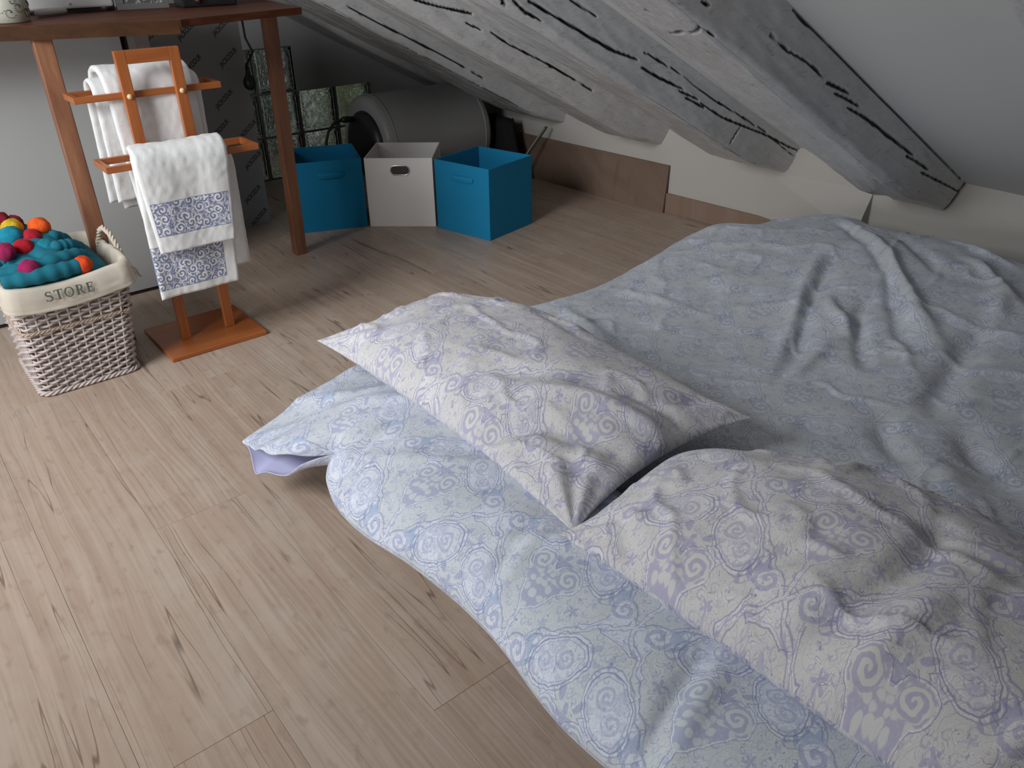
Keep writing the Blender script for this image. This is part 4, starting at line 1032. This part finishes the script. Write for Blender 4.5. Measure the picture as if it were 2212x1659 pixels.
def letters():
    T_, t_ = .19, .075
    g = {}
    s1 = arc(.33, .76, .23, .20, 35, 235, 12)+arc(.35, .28, .27, .25, 65, -150, 14)
    g['S'] = [(s1, [.05+.11*math.sin(PI*i/(len(s1)-1)) for i in range(len(s1))]), ([(.53, .98), (.53, .76)], [t_, t_]), ([(.07, .24), (.07, .02)], [t_, t_])]
    g['T'] = [([(.40, 0), (.40, 1)], [T_, T_]), ([(.02, .97), (.78, .97)], [t_, t_]), ([(.05, .98), (.05, .78)], [t_, t_]), ([(.75, .98), (.75, .78)], [t_, t_]), ([(.24, .02), (.56, .02)], [t_*.8]*2)]
    o1 = arc(.45, .5, .37, .48, 90, 450, 28); g['O'] = [(o1, [.06+.10*abs(math.cos(math.radians(90+360*i/27))) for i in range(28)])]
    r1 = [(.15, .97), (.35, .97)]+arc(.37, .74, .21, .23, 90, -90, 10)+[(.20, .51)]
    g['R'] = [([(.18, 0), (.18, 1)], [T_, T_]), (r1, [t_]*2+[.06+.08*math.sin(PI*i/9) for i in range(10)]+[t_]), ([(.36, .52), (.55, .2), (.72, .02), (.82, .02)], [.10, .14, .12, .05]), ([(.03, .02), (.34, .02)], [t_*.8]*2), ([(.03, .98), (.2, .98)], [t_*.8]*2)]
    g['E'] = [([(.18, 0), (.18, 1)], [T_, T_]), ([(.05, .97), (.62, .97)], [t_]*2), ([(.15, .52), (.48, .52)], [t_]*2), ([(.05, .03), (.66, .03)], [t_]*2), ([(.61, .98), (.61, .78)], [t_]*2), ([(.48, .62), (.48, .42)], [t_*.9]*2), ([(.65, .02), (.65, .24)], [t_]*2)]
    adv = {'S': .74, 'T': .80, 'O': .98, 'R': .88, 'E': .74}; x = 0
    y_ = by0-.036-.0225; o0 = Vector((.240, y_, .274)); ux = Vector((1, 0, 0)); uz = Vector((0, .02, 1)).normalized()
    sc = .0250
    for ch in 'STORE':
        mb = MB()
        for p, w_ in g[ch]: stroke(mb, p, w_, o0+ux*(x*sc), ux, uz, sc, .0012)
        o = mb.obj('letter', M['letter']); setparent(o, bk); x += adv[ch]+.10
letters()
# rope handle on the right side
mb = MB(); hp_ = [(.452, 2.270, .290), (.448, 2.285, .322), (.450, 2.30, .350), (.456, 2.325, .368), (.462, 2.350, .362), (.466, 2.37, .336), (.468, 2.385, .300), (.466, 2.39, .286)]
hp_ = [(.470, 2.235, .275), (.462, 2.25, .305), (.458, 2.275, .335), (.455, 2.30, .357), (.450, 2.335, .366), (.446, 2.365, .352), (.443, 2.385, .325), (.440, 2.395, .30)]
Hp = np.array(hp_); ss = np.linspace(0, len(hp_)-1, 90); C_ = np.stack([np.interp(ss, range(len(hp_)), Hp[:, k]) for k in range(3)], 1)
for s_ in range(3):
    pts = []
    for j in range(90):
        d = Vector(C_[min(j+1, 89)]-C_[max(j-1, 0)]).normalized(); a = d.cross(Vector((0, 0, 1))).normalized() if abs(d.z) < .95 else d.cross(Vector((1, 0, 0))).normalized(); b = d.cross(a)
        th = j*.42+s_*2*PI/3; pts.append(Vector(C_[j])+(a*math.cos(th)+b*math.sin(th))*.0042)
    mb.tube(pts, .0037, 6)
child(mb, 'rope_handle', M['rope'], bk, smooth=True)['label'] = 'twisted cream rope handle'
mb = MB(); r = random.Random(4)
for k in range(12):
    p = Vector((.468+r.uniform(-.004, .006), 2.235+r.uniform(-.008, .008), .28)); mb.tube([p, p+Vector((r.uniform(.004, .014), r.uniform(-.008, .004), -.014)), p+Vector((r.uniform(.010, .022), r.uniform(-.014, .006), -.034))], .0009, 4)
child(mb, 'frayed_rope_end', M['rope'], bk)

# ================================================================ THROW WITH POMPOMS
th = empty('pompom_throw', (.28, 2.32, .25))
n, m = 90, 90; X, Y = np.meshgrid(np.linspace(.165, .420, n), np.linspace(2.158, 2.49, m), indexing='ij')
u = (X-.2925)/.1275; v = (Y-2.324)/.166
dome = np.clip(1-(np.abs(u)**3.2+np.abs(v)**3.2), 0, 1)**.5
base = .285+.075*dome*(1-.55*sstep(.30, .42, X))+.045*np.exp(-((X-.235)**2/.006+(Y-2.38)**2/.012))
fold = np.abs(np.sin((X*.9+Y*.55)*58+fbm(X*14, Y*14, 3, 2)*3.5))*.011+fbm(X*24, Y*24, 6, 2)*.008
Z = base+fold*dome
o = grid_mesh('knitted_cloth', np.stack([X, Y, Z], -1), None, M['teal']); setparent(o, th)
s_ = o.modifiers.new('t', 'SOLIDIFY'); s_.thickness = .012
def roll(pts, r0, name='cloth_fold'):
    P_ = np.array(pts); ss = np.linspace(0, len(pts)-1, 40); C_ = [tuple(np.interp(ss[j], range(len(pts)), P_[:, k]) for k in range(3)) for j in range(40)]
    rs = [r0*(.55+.45*math.sin(PI*(j+1)/41)**.5)*(1+.08*math.sin(j*1.1)) for j in range(40)]
    o = MB().tube(C_, rs, 16).obj(name, M['teal'], smooth=True); setparent(o, th); return o
roll([(.165, 2.160, .334), (.22, 2.152, .334), (.28, 2.156, .334), (.33, 2.165, .332), (.37, 2.19, .330)], .020)
roll([(.160, 2.19, .345), (.22, 2.18, .345), (.29, 2.19, .348), (.345, 2.215, .345), (.375, 2.25, .328)], .020)
roll([(.275, 2.26, .352), (.315, 2.255, .362), (.350, 2.27, .356), (.380, 2.30, .335)], .018)
roll([(.290, 2.31, .365), (.325, 2.32, .372), (.352, 2.34, .350), (.360, 2.36, .325)], .018)
roll([(.170, 2.33, .365), (.23, 2.34, .375), (.28, 2.37, .372), (.32, 2.38, .355)], .024)
roll([(.170, 2.28, .355), (.21, 2.27, .360), (.25, 2.27, .352)], .022)
PMS =  [((0.228, 2.4, 0.416), 0.026, 'darkred'), ((0.255, 2.4, 0.402), 0.026, 'darkred'), ((0.244, 2.36, 0.402), 0.029, 'yellow'), ((0.232, 2.32, 0.392), 0.032, 'turq'), ((0.302, 2.34, 0.397), 0.03, 'orange'), ((0.274, 2.31, 0.382), 0.027, 'redmag'), ((0.245, 2.27, 0.371), 0.029, 'red'), ((0.292, 2.27, 0.361), 0.028, 'turq2'), ((0.201, 2.24, 0.382), 0.026, 'mag'), ((0.231, 2.17, 0.348), 0.029, 'mag2'), ((0.348, 2.17, 0.332), 0.026, 'orange2')]
pc = {'darkred': (.20, .004, .018), 'yellow': (.55, .36, .012), 'turq': (.004, .20, .29), 'orange': (.80, .10, .010), 'redmag': (.40, .008, .025), 'red': (.42, .006, .015), 'turq2': (.006, .20, .27), 'mag': (.28, .010, .07), 'mag2': (.27, .008, .075), 'orange2': (.68, .06, .008)}
names = {'darkred': 'dark red', 'yellow': 'yellow', 'turq': 'turquoise', 'turq2': 'turquoise', 'orange': 'orange', 'orange2': 'orange', 'redmag': 'crimson', 'red': 'red', 'mag': 'magenta', 'mag2': 'magenta'}
for (p, r_, c) in PMS:
    if ('P', c) not in M: M[('P', c)] = pom(c, pc[c])
    bm = bmesh.new(); bmesh.ops.create_icosphere(bm, subdivisions=4, radius=r_*.88)
    for v_ in bm.verts:
        q = v_.co.normalized(); k = 1+.045*math.sin(q.x*5+p[0]*90)*math.cos(q.y*6+p[2]*50)+.025*math.sin(q.z*22+q.x*15)+.02*random.random(); v_.co *= k
    me = bpy.data.meshes.new('pompom'); bm.to_mesh(me); bm.free()
    o = link('pompom', me, None, M[('P', c)], True); o.location = p; setparent(o, th); o['label'] = names[c]+' fluffy pompom'
tag(th, 'teal knitted throw trimmed with coloured pompoms, heaped in the wicker basket', 'throw')
